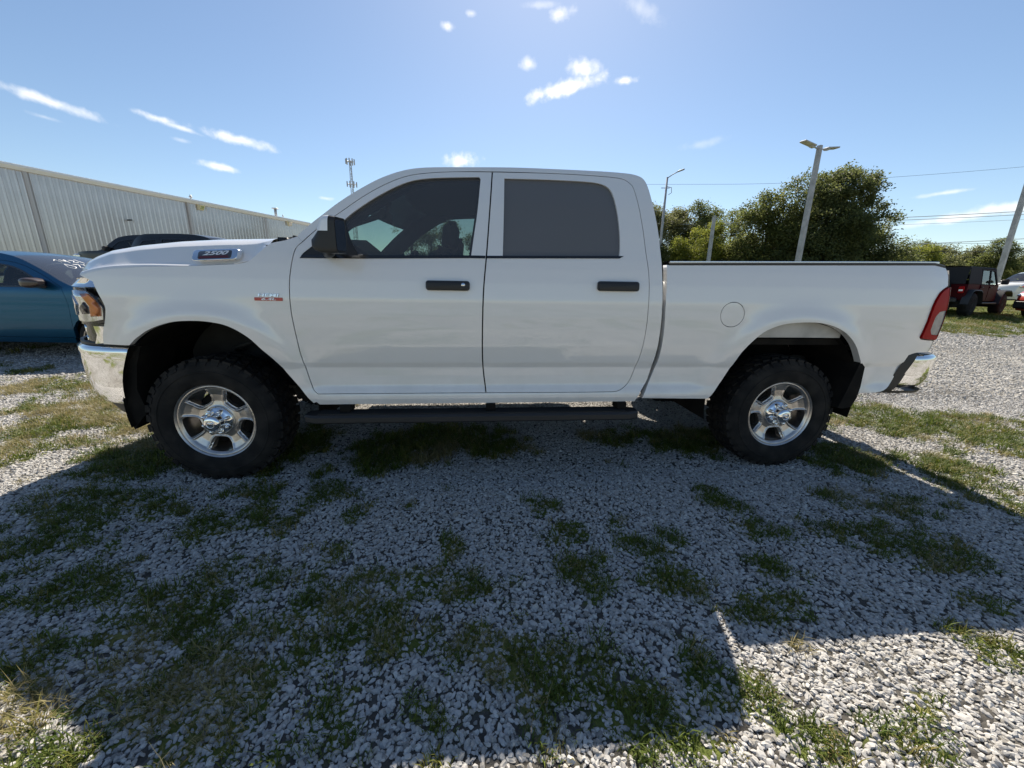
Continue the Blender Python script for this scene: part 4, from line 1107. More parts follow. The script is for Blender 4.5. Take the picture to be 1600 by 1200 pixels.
def build_tail():
    # tailgate, closed
    mb = MB(); rows = []
    for y in np.linspace(.13, TW - .13, 20):
        rows.append([(2.90, y, .86), (2.928, y, .87), (2.932, y, 1.05), (2.938, y, 1.20), (2.935, y, 1.33), (2.945, y, 1.395), (2.925, y, 1.428), (2.87, y, 1.430), (2.87, y, .87)])
    mb.grid(rows); tg = mb.build('tailgate', 'white_paint', truck, angle=40)
    mb = MB(); mb.box((2.944, 1.01, 1.27), (.02, .26, .10), bev=.008); mb.build('tailgate_handle', 'black_plastic', tg)
    # soft cover over the bed
    mb = MB(); rows = []
    for x in np.linspace(.93, 2.86, 8):
        rows.append([(x, y, 1.419 + (x - .912) * .0202 + .018 * (1 - (2 * (y - .12) / (TW - .24) - 1) ** 2)) for y in np.linspace(.12, TW - .12, 14)])
    mb.grid(rows); mb.build('bed_cover', 'black_plastic', truck)
    mb = MB(); mb.box((1.89, 1.01, .92), (1.90, 1.80, .04)); mb.box((.945, 1.01, 1.16), (.03, 1.80, .46))
    for y in (.10, TW - .10): mb.box((1.89, y + (.03 if y < 1 else -.03), 1.22), (1.90, .02, .42))
    mb.build('bed_floor', 'under_black', truck, False)
    # rear bumper
    path = np.array(smooth_loop([(2.60, .075), (2.78, .052), (2.92, .062), (3.03, .13), (3.085, .30), (3.11, .60), (3.115, 1.01)], 60, 8, closed=False))
    ps = np.concatenate([[0], np.cumsum(np.linalg.norm(np.diff(path, axis=0), axis=1))]); PL = ps[-1]
    def pt(s, d=0):
        s = min(max(s, 0), PL); x = np.interp(s, ps, path[:, 0]); y = np.interp(s, ps, path[:, 1])
        x2, y2 = np.interp(min(s + .01, PL), ps, path[:, 0]), np.interp(min(s + .01, PL), ps, path[:, 1]); x1, y1 = np.interp(max(s - .01, 0), ps, path[:, 0]), np.interp(max(s - .01, 0), ps, path[:, 1])
        l = math.hypot(x2 - x1, y2 - y1); tx, ty = (x2 - x1) / l, (y2 - y1) / l
        return x + ty * d, y - tx * d
    for far in (False, True):
        yy = lambda y: TW - y if far else y
        s_of = lambda x: float(np.interp(x, path[:30, 0], ps[:30]))
        mb = MB(); rows = []
        prof = [(.832, -.05, 2.800), (.836, -.005, 2.796), (.826, .012, 2.790), (.800, .014, 2.780), (.745, .012, 2.757), (.69, .006, 2.738), (.64, -.008, 2.724), (.605, -.03, 2.714), (.59, -.06, 2.71)]
        for k in range(37):
            r = []
            for z, d, x0 in prof:
                a = s_of(x0); s = a + (PL - a) * (k / 36) ** 1.5; x, y = pt(s, d); r.append((x, yy(y), z))
            rows.append(r)
        mb.grid(rows, flip=far); rb = mb.build('rear_bumper', 'chrome', truck, angle=60)
        mb = MB(); rows = []
        for z, d, x0, x1 in [(.858, -.03, 2.735, 2.84), (.856, .006, 2.730, 2.80), (.836, .012, 2.722, 2.793), (.745, .010, 2.690, 2.762), (.64, .004, 2.648, 2.730), (.60, -.004, 2.618, 2.718), (.575, -.01, 2.585, 2.70), (.56, -.03, 2.575, 2.72)]:
            r = []
            for k in range(6):
                x, y = pt(s_of(x0 + (x1 - x0) * k / 5), d); r.append((x, yy(y), z))
            rows.append(r)
        mb.grid(rows, flip=far)
        rows = []
        for k in range(24):
            r = []
            for z, d, x0 in ((.575, -.02, 2.585), (.555, -.03, 2.60), (.548, -.10, 2.62)):
                a = s_of(x0); x, y = pt(a + (PL - a) * k / 23, d); r.append((x, yy(y), z))
            rows.append(r)
        mb.grid(rows, flip=not far)
        rows = []
        for k in range(24):
            a = s_of(2.80); x, y = pt(a + (PL - a) * k / 23, -.01); x2, y2 = pt(a + (PL - a) * k / 23, -.14); rows.append([(x, yy(y), .842), (x2, yy(y2), .846)])
        mb.grid(rows, flip=far)
        mb.build('bumper_pad', 'black_plastic', truck, angle=50)
    mb = MB(); mb.tube([(2.75, 1.01, .62), (3.14, 1.01, .62)], .045, 10); mb.build('tow_receiver', 'under_black', truck, False)
build_tail()

def build_chassis():
    for y in (.52, TW - .52):
        mb = MB(); mb.tube([(-2.45, y, .62), (-1.5, y, .60), (-1.2, y, .56), (1.1, y, .56), (1.5, y, .66), (2.3, y, .70), (2.75, y, .64)], .07, 6); mb.build('frame_rail', 'chassis_grey', truck, False)
    mb = MB(); mb.box((-1.75, 1.01, .82), (1.25, .80, .50), bev=.06); mb.box((-.55, 1.01, .66), (1.2, .42, .28), bev=.05); mb.tube([(-.1, 1.01, .60), (1.8, 1.01, .45)], .045, 8); mb.box((-2.42, 1.01, .78), (.08, 1.3, .55)); mb.build('drivetrain', 'chassis_grey', truck, False)
    mb = MB(); mb.box((.35, .42, .60), (1.15, .40, .14), bev=.04); mb.build('fuel_tank', 'under_black', truck, False)
    mb = MB(); mb.tube([(-.6, 1.45, .55), (1.0, 1.45, .52), (1.6, 1.50, .70), (2.2, 1.55, .62), (2.6, 1.62, .58)], .04, 8); mb.tube([(.3, 1.45, .53), (.9, 1.45, .53)], .09, 10); mb.build('exhaust', 'under_black', truck)
    for x in (-WX, WX):
        mb = MB(); mb.tube([(x, .25, WR), (x, TW - .25, WR)], .055, 10)
        bm_y = 1.18 if x > 0 else 1.30
        mb.tube([(x - .16, bm_y, WR), (x - .08, bm_y, WR), (x + .08, bm_y, WR), (x + .14, bm_y, WR)], .15, 12); mb.build('axle', 'chassis_grey', truck)
        for y in (.55, TW - .55):
            mb = MB()
            if x > 0:
                mb.tube([(x - .65, y, .62), (x, y, .50), (x + .65, y, .64)], .035, 6)
                mb.tube([(x - .12, y - .05, .46), (x - .30, y + .1, .92)], .035, 10)
            else:
                mb.tube([(x + .09 * math.cos(t), y + .07 * math.sin(t), .50 + .06 * t / 2) for t in np.linspace(0, 14, 60)], .014, 6)
                mb.tube([(x + .20, y - .03, .42), (x + .16, y, 1.0)], .032, 10)
            mb.build('shock_absorber' if x < 0 else 'leaf_spring', 'chassis_grey', truck)
build_chassis()

def build_wheel():
    """one wheel about the origin, axle along y, outer face towards -y"""
    hub = MB(); hub.lathe_y([(0, -.03), (.16, -.03), (.17, -.02), (.17, .03), (.10, .05), (0, .05)], 28)
    w = hub.build('wheel', 'under_black', truck)
    # tyre with shoulder lugs
    mb = MB()
    prof = [(.235, -.115), (.243, -.132), (.262, -.142), (.30, -.148), (.335, -.146), (.362, -.138), (.382, -.124), (.392, -.105), (.394, -.05), (.395, 0), (.394, .05), (.392, .105), (.382, .124), (.362, .138), (.335, .146), (.30, .148), (.262, .142), (.243, .132), (.235, .115)]
    mb.lathe_y(prof, 72)
    mb.lathe_y([(.318, -.1478), (.321, -.1505), (.326, -.1505), (.329, -.1475)], 72)
    nb = 38
    for i in range(nb):
        a = 2 * math.pi * i / nb
        for side_, o in ((-1, 0), (1, .5)):
            aa = a + o * 2 * math.pi / nb
            rot = Matrix.Rotation(-aa, 3, 'Y')
            big = i % 2 == 0
            # shoulder block
            mb.box(rot @ Vector((.3905, side_ * .104, 0)), (.020, .046 if big else .038, .046), rot=rot)
            mb.box(rot @ Vector((.372, side_ * .1295, 0)), (.028, .011, .030 if big else .042), rot=rot @ Matrix.Rotation(-side_ * .52, 3, 'Z'))
            mb.box(rot @ Vector((.398, side_ * .062, .012)), (.022, .036, .040), rot=rot @ Matrix.Rotation(.5 * side_, 3, 'X'))
        rot = Matrix.Rotation(-a - .07, 3, 'Y')
        mb.box(rot @ Vector((.398, 0, 0)), (.022, .058, .036), rot=rot @ Matrix.Rotation(.6, 3, 'X'))
    mb.build('tyre', 'rubber', w, angle=40)
    # rim : five broad spokes, five windows
    wins = []
    for k in range(5):
        a0 = R_(-90 + 72 * k); c, s = math.cos(a0), math.sin(a0)
        pts = [(.122, -.030), (.122, .030), (.138, .047), (.165, .058), (.190, .066), (.202, .060), (.209, .030), (.211, 0), (.209, -.030), (.202, -.060), (.190, -.066), (.165, -.058), (.138, -.047)]
        wins.append(smooth_loop([(r * c - t * s, r * s + t * c) for r, t in pts], 80, 2))
    circle = [(.236 * math.cos(t), .236 * math.sin(t)) for t in np.linspace(0, 2 * math.pi, 73)[:-1]]
    def face(x, z):
        x = np.asarray(x, float); z = np.asarray(z, float); r = np.hypot(x, z)
        d = np.interp(r, [0, .085, .10, .125, .17, .205, .214, .226, .232, .24], [.046, .046, .052, .056, .050, .036, .026, .018, .020, .034])
        P = np.stack([x, z], -1).reshape(-1, 2); m = np.full(len(P), 9.0)
        for wv in wins: m = np.minimum(m, dist_poly(P, wv))
        m = m.reshape(x.shape); inb = r < .208
        lip = np.where(inb, -.0065 * np.exp(-((m - .011) / .0055) ** 2) + .014 * np.clip(1 - m / .006, 0, 1), .004 * np.clip(1 - m / .010, 0, 1) ** 2)
        rad = np.clip(1 - np.abs(r - .16) / .05, 0, 1)
        return d - .135 + lip
    rim = panel('rim', circle, wins, face, 'satin_alloy', w, step=.0062, thick=.05)
    mb = MB(); mb.lathe_y([(.232, -.118), (.240, -.126), (.246, -.130), (.249, -.124), (.247, -.112)], 72); mb.lathe_y([(.232, -.118), (.224, -.10), (.218, -.02), (.225, .11)], 48); mb.build('rim_flange', 'satin_alloy', w)
    mb = MB(); mb.lathe_y([(.094, -.082), (.093, -.094), (.088, -.105), (.074, -.114), (.057, -.119), (.052, -.136), (.050, -.160), (.045, -.170), (.034, -.175), (.012, -.177), (0, -.177)], 40); mb.build('centre_cap', 'chrome', w)
    mb = MB(); mb.lathe_y([(.026, -.1755), (.026, -.1785), (.024, -.1790), (.022, -.1785), (.022, -.1755)], 28)
    mb.box((0, -.1775, .004), (.022, .003, .016), bev=.001); mb.tube([(-.011, -.177, .012), (-.015, -.178, .004), (-.010, -.178, -.004)], .003, 5); mb.tube([(.011, -.177, .012), (.015, -.178, .004), (.010, -.178, -.004)], .003, 5)
    mb.build('cap_emblem', 'badge_silver', w)
    ln = None
    for k in range(8):
        a = R_(22.5 + 45 * k)
        if ln is None:
            mb = MB(); mb.lathe_y([(.013, .0), (.0125, -.020), (.010, -.030), (.005, -.034), (0, -.0345)], 10); ln = mb.build('lug_nut', 'chrome', w)
            o = ln
        else:
            o = ln.copy(); COL.objects.link(o); o.parent = w
        o.location = (.073 * math.cos(a), -.108, .073 * math.sin(a))
    # knuckle / disc behind the windows
    mb = MB(); mb.lathe_y([(.06, .0), (.178, .0), (.180, .02), (.06, .02)], 40); mb.build('brake_disc', 'under_black', w)
    return w
w0 = build_wheel()
w0.location = (-WX, .205, WR); w0.rotation_euler = (0, R_(4), 0)
for x, y, ry, rz in ((WX, .205, R_(-3), 0), (-WX, TW - .205, R_(20), math.pi), (WX, TW - .205, R_(31), math.pi)):
    c = copy_tree(w0, truck); c.location = (x, y, WR); c.rotation_euler = (0, ry, rz)

def build_badges():
    # number plaque on the bonnet flank
    xc, zc, hw, hh = -1.718, 1.405, .118, .030
    tilt = .018
    def pl(a, b, d):
        z = zc + b + a * .06
        return (xc + a, .046 + (z - 1.36) * .55 - d, z)
    def plate(name, w, h, r, d0, d1, mat, parent, sl=0.0):
        L = rounded(-w, w, -h, h, r, 4)
        V = [pl(a, b, d0) for a, b in L] + [pl(a, b, d1) for a, b in L] + [pl(a * .985, b * .93, d1 + .002) for a, b in L]; n = len(L)
        Fc = [(k * n + i, k * n + (i + 1) % n, (k + 1) * n + (i + 1) % n, (k + 1) * n + i) for k in (0, 1) for i in range(n)] + [tuple(range(2 * n, 3 * n))]
        o = obj(name, V, Fc, mat, parent); sharp(o.data, 40); return o
    bz = plate('bonnet_badge', hw, hh, .018, -.03, .012, 'chrome', truck)
    plate('badge_face', .088, .022, .010, .010, .0145, 'lamp_dark', bz)
    L = [(-.080, -.019), (.078, -.019), (.070, -.007), (-.078, -.007)]
    obj('badge_strip', [pl(a, b, .0172) for a, b in L], [(0, 1, 2, 3)], 'badge_dark_red', bz)
    text_mesh('2500', .029, 'badge_bright', lambda a, b, c: pl(a, b + .0075, .0175 + c), 'lettering', bz, .0012, .35, (2.15, 1.0))
    # engine badge by the door
    def ps(a, b, d): return (-1.435 + a, float(side(-1.435 + a, 1.18 + b)) - d, 1.18 + b)
    hb = None
    L = rounded(-.076, .076, -.0225, -.0045, .002, 2)
    n = len(L); V = [ps(a, b, -.002) for a, b in L] + [ps(a, b, .004) for a, b in L]
    hb = obj('engine_badge', V, [(i, (i + 1) % n, n + (i + 1) % n, n + i) for i in range(n)] + [tuple(range(n, 2 * n))], 'badge_red', truck, smooth=False)
    text_mesh('HEMI', .0215, 'badge_silver', lambda a, b, c: ps(a, b + .0075, .004 + c), 'lettering', hb, .0022, .1, (2.35, 1.0))
    text_mesh('6.4L', .0180, 'badge_bright', lambda a, b, c: ps(a, b - .0135, .005 + c), 'lettering', hb, .0012, .2, (2.6, 1.0))
build_badges()

# ------------------------------------------------------------------ the metal building on the left
principled('siding', (0.60, 0.56, 0.545), rough=0.26, metal=.5, noise=(.5, .15), spec=.5, coat=1.0, coat_rough=.06)
principled('siding_trim', (0.82, 0.82, 0.83), rough=0.75, spec=.2)
principled('downspout_grey', (0.48, 0.46, 0.455), rough=0.5)
principled('pole_grey', (0.42, 0.42, 0.44), rough=0.55, noise=(3, .3))
principled('galvanised', (0.36, 0.37, 0.38), rough=0.5, metal=.4)
principled('lamp_tan', (0.80, 0.72, 0.50), rough=0.5)
principled('wire_black', (0.035, 0.035, 0.037), rough=0.6)
principled('wire_alu', (0.55, 0.55, 0.55), rough=0.5)
def build_building():
    A = Vector((-29.6, 24.45, 0)); d = Vector((.29006885, .95700578, 0)); n = Vector((d.y, -d.x, 0))     # n faces the lot
    S0, S1, EAVE, BASE = -5.5, 22.45, 7.42, 1.3
    root = empty('metal_building', A + d * 8)
    tag(root, 'long pale ribbed metal building behind the parked cars', 'building')
    inv = -(A + d * 8)
    def loc(s, o, z): return A + d * s + n * o + Vector((0, 0, z)) + inv
    hgt = EAVE - BASE; PW = .914
    # one sheet of siding with three trapezoid ribs, shared by every bay
    prof = [(0, 0)]
    for k in range(3):
        c = .1523 + k * .3047; prof += [(c - .07, 0), (c - .024, .046), (c + .024, .046), (c + .07, 0)]
    prof += [(PW - .004, 0)]
    V = []; Fc = []
    for z in (0, hgt):
        for s, o in prof: V.append((d.x * s + n.x * o, d.y * s + n.y * o, z))
    m = len(prof)
    Fc = [(i, i + 1, m + i + 1, m + i) for i in range(m - 1)]
    me = mesh_from('wall_panel', V, Fc, 'siding', smooth=False)
    k = 0; s = S0
    while s < S1 - .5:
        o = link(bpy.data.objects.new('wall_panel', me), root); o.location = loc(s, rng.uniform(-.002, .002), BASE); s += PW
    # end wall, rear and roof
    mb = MB()
    P = lambda s, o, z: loc(s, o, z)
    e0, e1 = S0, S1 - .02
    mb.add([P(e0, -.02, BASE), P(e1, -.02, BASE), P(e1, -26, BASE), P(e0, -26, BASE), P(e0, -.02, EAVE), P(e1, -.02, EAVE), P(e1, -26, EAVE), P(e0, -26, EAVE), P(e0, -13, EAVE + .9), P(e1, -13, EAVE + .9)],
           [(0, 1, 5, 4), (1, 2, 6, 9, 5), (2, 3, 7, 6), (3, 0, 4, 8, 7)])
    mb.build('shell_wall', 'siding', root, False)
    mb = MB()
    for a, b in ((.28, -13), (-26.3, -13)):
        za = EAVE + .26; zb = EAVE + 1.2
        q = [P(e0 - .1, a, za), P(e1 + .15, a, za), P(e1 + .15, b, zb), P(e0 - .1, b, zb)]
        mb.add(q + [p - Vector((0, 0, .07)) for p in q], [(0, 1, 2, 3), (7, 6, 5, 4), (0, 4, 5, 1), (1, 5, 6, 2), (3, 2, 6, 7), (0, 3, 7, 4)])
    mb.build('roof', 'siding_trim', root, False)
    mb = MB()    # eave gutter
    rows = [[P(s, o, EAVE + z) for o, z in ((.0, .20), (.30, .24), (.31, .14), (.20, .02), (.17, -.03), (.0, -.04))] for s in np.linspace(S0 - .1, S1 + .1, 3)]
    mb.grid(rows); mb.add(rows[-1], [tuple(range(6))]); mb.build('gutter', 'siding_trim', root, False)
    for s in (.82, 9.88, 16.95):
        mb = MB(); rot = Matrix((n, d, Vector((0, 0, 1)))).transposed()
        mb.box(loc(s, .075, BASE + hgt / 2 - .02), (.11, .16, hgt - .02), rot=rot); mb.build('downspout', 'downspout_grey', root, False)
    mb = MB(); mb.box(loc(S1 - .02, .02, BASE + hgt / 2 - .03), (.10, .16, hgt - .04), rot=Matrix((n, d, Vector((0, 0, 1)))).transposed()); mb.build('corner_trim', 'siding_trim', root, False)
    rot = Matrix((n, d, Vector((0, 0, 1)))).transposed()
    for s, z, lab in ((10.85, 7.20, 'tan wall pack light under the eave nearer the camera'), (19.78, 7.22, 'small tan wall light under the eave near the far corner')):
        mb = MB(); p = A + d * s + n * .04
        mb.box((0, 0, 0), (.06, .42, .40), rot=rot)
        c, b = Vector((0, 0, 0)), .26
        q = [n * .03 + d * sx * .21 + Vector((0, 0, sz * .2)) for sx, sz in ((-1, -1), (1, -1), (1, 1), (-1, 1))] + [n * x + d * sx * .19 + Vector((0, 0, zz)) for sx, x, zz in ((-1, .16, -.22), (1, .16, -.22), (1, .36, .12), (-1, .36, .12))]
        mb.add(q, [(0, 1, 5, 4), (1, 2, 6, 5), (2, 3, 7, 6), (3, 0, 4, 7), (4, 5, 6, 7)])
        o = mb.build('wall_light', 'lamp_tan', None, False, loc=(p.x, p.y, z)); tag(o, lab, 'wall light', 'wall lights on the metal building')
        mb = MB(); g = [n * (.003) + v for v in (q[4] * .9 + q[6] * .1, q[5] * .9 + q[7] * .1, q[6] * .9 + q[4] * .1, q[7] * .9 + q[5] * .1)]; mb.add(g, [(0, 1, 2, 3)]); mb.build('lens', 'clear_lens', o, False)
    mb = MB(); mb.tube([(0, 0, 0), n * .25], .03, 8); mb.tube([n * .25, n * .28 - d * .28 + Vector((0, 0, -.05))], .055, 10)
    p = A + d * 5.66 + n * .03; o = mb.build('security_camera', 'gloss_black', None, loc=(p.x, p.y, 5.41)); tag(o, 'small dark camera on a short arm on the ribbed wall', 'security camera')
    for s, h, r, lab in ((10.48, .42, .06, 'short thin vent stub on the roof edge of the metal building'), (18.65, .75, .13, 'capped metal flue pipe on the roof near the far corner'), (19.5, .38, .04, 'thin mast on the roof beside the flue pipe')):
        mb = MB(); mb.tube([(0, 0, 0), (0, 0, h)], r, 10)
        if r > .1: mb.box((0, 0, h + .06), (.5, .5, .10), bev=.03)
        else: mb.tube([(0, 0, h * .5), (0, 0, h * .72)], r * 2.0, 8)
        p = A + d * s - n * .3; o = mb.build('roof_vent', 'galvanised', None, loc=(p.x, p.y, EAVE + .25)); tag(o, lab, 'roof vent')
build_building()

# ------------------------------------------------------------------ other vehicles
principled('teal_paint', (0.004, 0.080, 0.165), rough=.32, metal=.72, coat=.35)
dirty_paint('black_paint', (0.006, 0.006, 0.008), z0=.2, z1=.9, amt=.03, coat=.3)
principled('maroon_paint', (0.045, 0.003, 0.006), rough=.5, spec=.08)
dirty_paint('red_paint', (0.38, 0.025, 0.012), z0=.2, z1=.8, amt=.2)
dirty_paint('suv_white_paint', (0.78, 0.77, 0.74), z0=.2, z1=.9, amt=.3)
principled('soft_top', (0.012, 0.012, 0.014), rough=.8, bump=(40, .2, .01))
principled('mirror_ground_reflection', (0.06, 0.042, 0.034), rough=.3, coat=.5)  # brown of the reflected ground put into the mirror's own colour
principled('marker_white', (0.85, 0.85, 0.84), rough=.8)
principled('dark_red_lens', (0.28, 0.008, 0.01), rough=.2, coat=.3)

def car_wheels(root, xs, r, W, width=.22, spoke='satin_alloy', rimr=None, n=24, inn=.02):
    rr = rimr or r * .66
    mb = MB(); mb.lathe_y([(0, .0), (rr, .0), (rr, width * .5), (rr, width - .01), (rr + .01, width), (r - .05, width), (r - .01, width - .03), (r, width - .06), (r, .06), (r - .01, .03), (r - .05, 0), (rr + .012, -.002), (rr, .02), (rr - .01, .05), (0, .05)], n)
    V, Fq = mb.v, mb.f
    tm = mesh_from('wheel', V, Fq, 'rubber'); sharp(tm, 40)
    mb = MB(); mb.lathe_y([(rr + .004, -.006), (rr - .02, .004), (rr - .03, .045)], n)
    for k in range(5):
        a = 2 * math.pi * k / 5 + .3; rot = Matrix.Rotation(-a, 3, 'Y')
        mb.box(rot @ Vector((rr * .52, .02, 0)), (rr * .95, .025, rr * .26), rot=rot)
    mb.lathe_y([(0, .0), (.06, .0), (.07, .02), (.07, .05)], 14)
    rm = mesh_from('rim', mb.v, mb.f, spoke); sharp(rm, 40)
    for x in xs:
        for far in (0, 1):
            w = link(bpy.data.objects.new('wheel', tm), root); w.location = (x, inn if not far else W - inn, r); w.rotation_euler = (0, 0, math.pi if far else 0)
            link(bpy.data.objects.new('rim', rm), w)

def make_car(name, label, cat, loc, rz, W, sil, arches, doors, paint, tumble=(1.02, .36), segs=None, r=.33, wheels='satin_alloy', group=None, zl=.26, plan=1.55):
    """near flank y=0 facing -y, nose at +x. sil: outline from the front bumper bottom over the roof to the rear bottom"""
    root = empty(name, loc, rz); tag(root, label, cat, group)
    zt, ks = tumble
    def sf(x, z):
        x = np.asarray(x, float); z = np.asarray(z, float)
        y = .05 * ((z - .70) / .45) ** 2 * (z < .70) * 1.0 + ks * (np.sqrt((z - zt) ** 2 + .004) + (z - zt)) * .5 - ks * .03 + .02
        a = np.maximum(0, np.abs(x) - plan); return y + .42 * a ** 2
    S = smooth_loop(sil, 50, 3, closed=False)
    bottom = []
    for cx, ra in sorted(arches, key=lambda q: q[0]):
        a0 = math.asin((r + .0 - zl) / ra) if False else 0
        pts = []
        for k in range(13):
            a = math.pi - math.pi * k / 12
            pts.append((cx + ra * math.cos(a), max(zl, r + ra * math.sin(a))))
        bottom += [(cx - ra, zl)] + pts + [(cx + ra, zl)]
    out = S + bottom
    dpoly = [smooth_loop(d_, 40, 3) for d_, w_ in doors]
    hole = [inset(d_, -.000) for d_ in dpoly]
    parts = []
    for far in (False, True):
        Wf = W if far else None
        panel('body_side', out, hole, sf, paint, root, step=.09, thick=.05, W=Wf)
        for (d_, w_), dp in zip(doors, dpoly):
            wl = smooth_loop(w_, 40, 3)
            dr = panel('door', inset(dp, .005), [wl], sf, paint, root, step=.09, thick=.03, W=Wf)
            panel('window', inset(wl, -.01), [], off(sf, .012), 'car_glass', dr, step=.15, thick=.004, W=Wf)
            panel('window_trim', wl, [inset(wl, .022)], off(sf, -.002), 'gloss_black', dr, step=.15, thick=.008, W=Wf)
            x0 = min(p[0] for p in d_); zb = min(p[1] for p in w_)
            mb = MB(); yv = float(sf(x0 + .16, zb - .12)) - .02
            mb.box((x0 + .16, yv if not far else W - yv, zb - .12), (.17, .03, .03), bev=.008); mb.build('door_handle', paint, dr, False)
        mb = MB()
        for cx, ra in arches:
            rows = [[(cx + (ra + .01) * math.cos(a), yv if not far else W - yv, r + (ra + .01) * math.sin(a)) for yv in (.05, .40)] for a in np.linspace(0, math.pi, 14)]
            mb.grid(rows); mb.add([(cx + (ra + .01) * math.cos(a), .4 if not far else W - .4, r + (ra + .01) * math.sin(a)) for a in np.linspace(0, math.pi, 14)], [tuple(range(14))])
            mb.build('wheel_liner', 'under_black', root); mb = MB()
    # spine across the car
    segs = segs or [('bumper_and_hood', paint, 0, len(sil) - 1)]
    for nm, mt, i0, i1 in segs:
        rows = []
        for i in range(i0 * 3, i1 * 3 + 1):
            x, z = S[i]; y0 = float(sf(x, z)); rr_ = []
            for t in np.concatenate([[0, .015, .04], np.linspace(.1, .9, 11), [.96, .985, 1]]):
                q = 1 - (2 * t - 1) ** 2
                bow = .16 * q * (1 if x > 0 else -.8) * float(np.clip((abs(x) - .1) / 1.2, 0, 1))
                rr_.append((x + bow, y0 + (W - 2 * y0) * t, z + .04 * q * (1 if z > .9 else 0)))
            rows.append(rr_)
        mb = MB(); mb.grid(rows); mb.build(nm, mt, root)
    L0, L1 = min(p[0] for p in sil), max(p[0] for p in sil)
    mb = MB(); mb.box(((L0 + L1) / 2, W / 2, zl + .10), ((L1 - L0) * .9, W * .52, .12)); mb.box(((L0 + L1) / 2 - .1, W / 2, .55), ((L1 - L0) * .42, W * .86, .10)); mb.build('underbody', 'under_black', root, False)
    for x in (.05, -.85):
        for y in (.27, .73):
            mb = MB(); mb.box((x - .10, W * y, .98), (.16, .46, .55), bev=.05); mb.box((x - .15, W * y, 1.33), (.10, .26, .18), bev=.04); mb.box((x + .12, W * y, .72), (.46, .46, .14), bev=.04); mb.build('seat', 'cabin_dark', root, angle=50)
    car_wheels(root, [a[0] for a in arches], r, W, spoke=wheels)
    return root, sf
def wing_mirror(root, sf, W, x, z, mat, sz=(.16, .24, .13)):
    for far in (False, True):
        y = float(sf(x, z)); yv = y - .10; mb = MB()
        rows = []
        for k, s in ((0, .35), (.25, .8), (.6, 1.0), (.95, .92), (1.0, .85)):
            xx = x + .12 - sz[0] * k
            rows.append([(xx, (yv + a * sz[1] * s) if not far else W - (yv + a * sz[1] * s), z + b * sz[2] * s) for a, b in rounded(-.5, .5, -.5, .5, .3, 4)] )
        rows = [q + q[:1] for q in rows]; mb.grid(rows, flip=not far); mb.add(rows[-1][:-1], [tuple(range(len(rows[-1]) - 1))]); mb.add(rows[0][:-1], [tuple(range(len(rows[0]) - 1))])
        mb.tube([(x + .06, (y + .03) if not far else W - y - .03, z - .06), (x + .05, yv if not far else W - yv, z - .03)], .03, 8)
        mb.build('wing_mirror', mat, root, angle=60)

def z_at(x, y): return float(terr(x, y))
# the teal hatchback beyond the pickup's nose
SIL_HATCH = [(2.02, .28), (2.12, .48), (2.08, .72), (1.92, .90), (1.55, 1.03), (1.05, 1.14), (.58, 1.37), (.10, 1.565), (-.45, 1.63), (-1.1, 1.59), (-1.70, 1.45), (-2.02, 1.08), (-2.12, .85), (-2.12, .48), (-2.05, .30)]
DF = [(.95, .34), (.99, .85), (.93, 1.115), (.60, 1.30), (.20, 1.46), (-.30, 1.525), (-.36, 1.10), (-.36, .34)]
WF = [(.74, 1.105), (.46, 1.27), (.15, 1.41), (-.26, 1.475), (-.31, 1.10)]
DR = [(-.385, .34), (-.385, 1.10), (-.33, 1.525), (-.95, 1.49), (-1.28, 1.30), (-1.30, 1.0), (-1.02, .70), (-.90, .34)]
WRR = [(-.43, 1.105), (-.385, 1.47), (-.92, 1.435), (-1.18, 1.28), (-1.22, 1.12)]
hx, hy = -7.78, 5.95
hatch, hsf = make_car('hatchback', 'teal blue hatchback with written windshield beyond the nose of the pickup', 'car', (hx, hy, z_at(hx, hy + .5) - .02), 0.0, 1.78, SIL_HATCH, [(1.30, .375), (-1.28, .375)], [(DF, WF), (DR, WRR)], 'teal_paint', tumble=(1.08, .42),
    segs=[('front_bumper', 'teal_paint', 0, 3), ('hood', 'teal_paint', 3, 5), ('windshield', 'bright_windshield', 5, 7), ('roof', 'teal_paint', 7, 10), ('rear_glass', 'car_glass', 10, 11), ('tailgate', 'teal_paint', 11, 14)], r=.32)
wing_mirror(hatch, hsf, 1.78, .62, 1.17, 'mirror_ground_reflection', (.20, .26, .15))
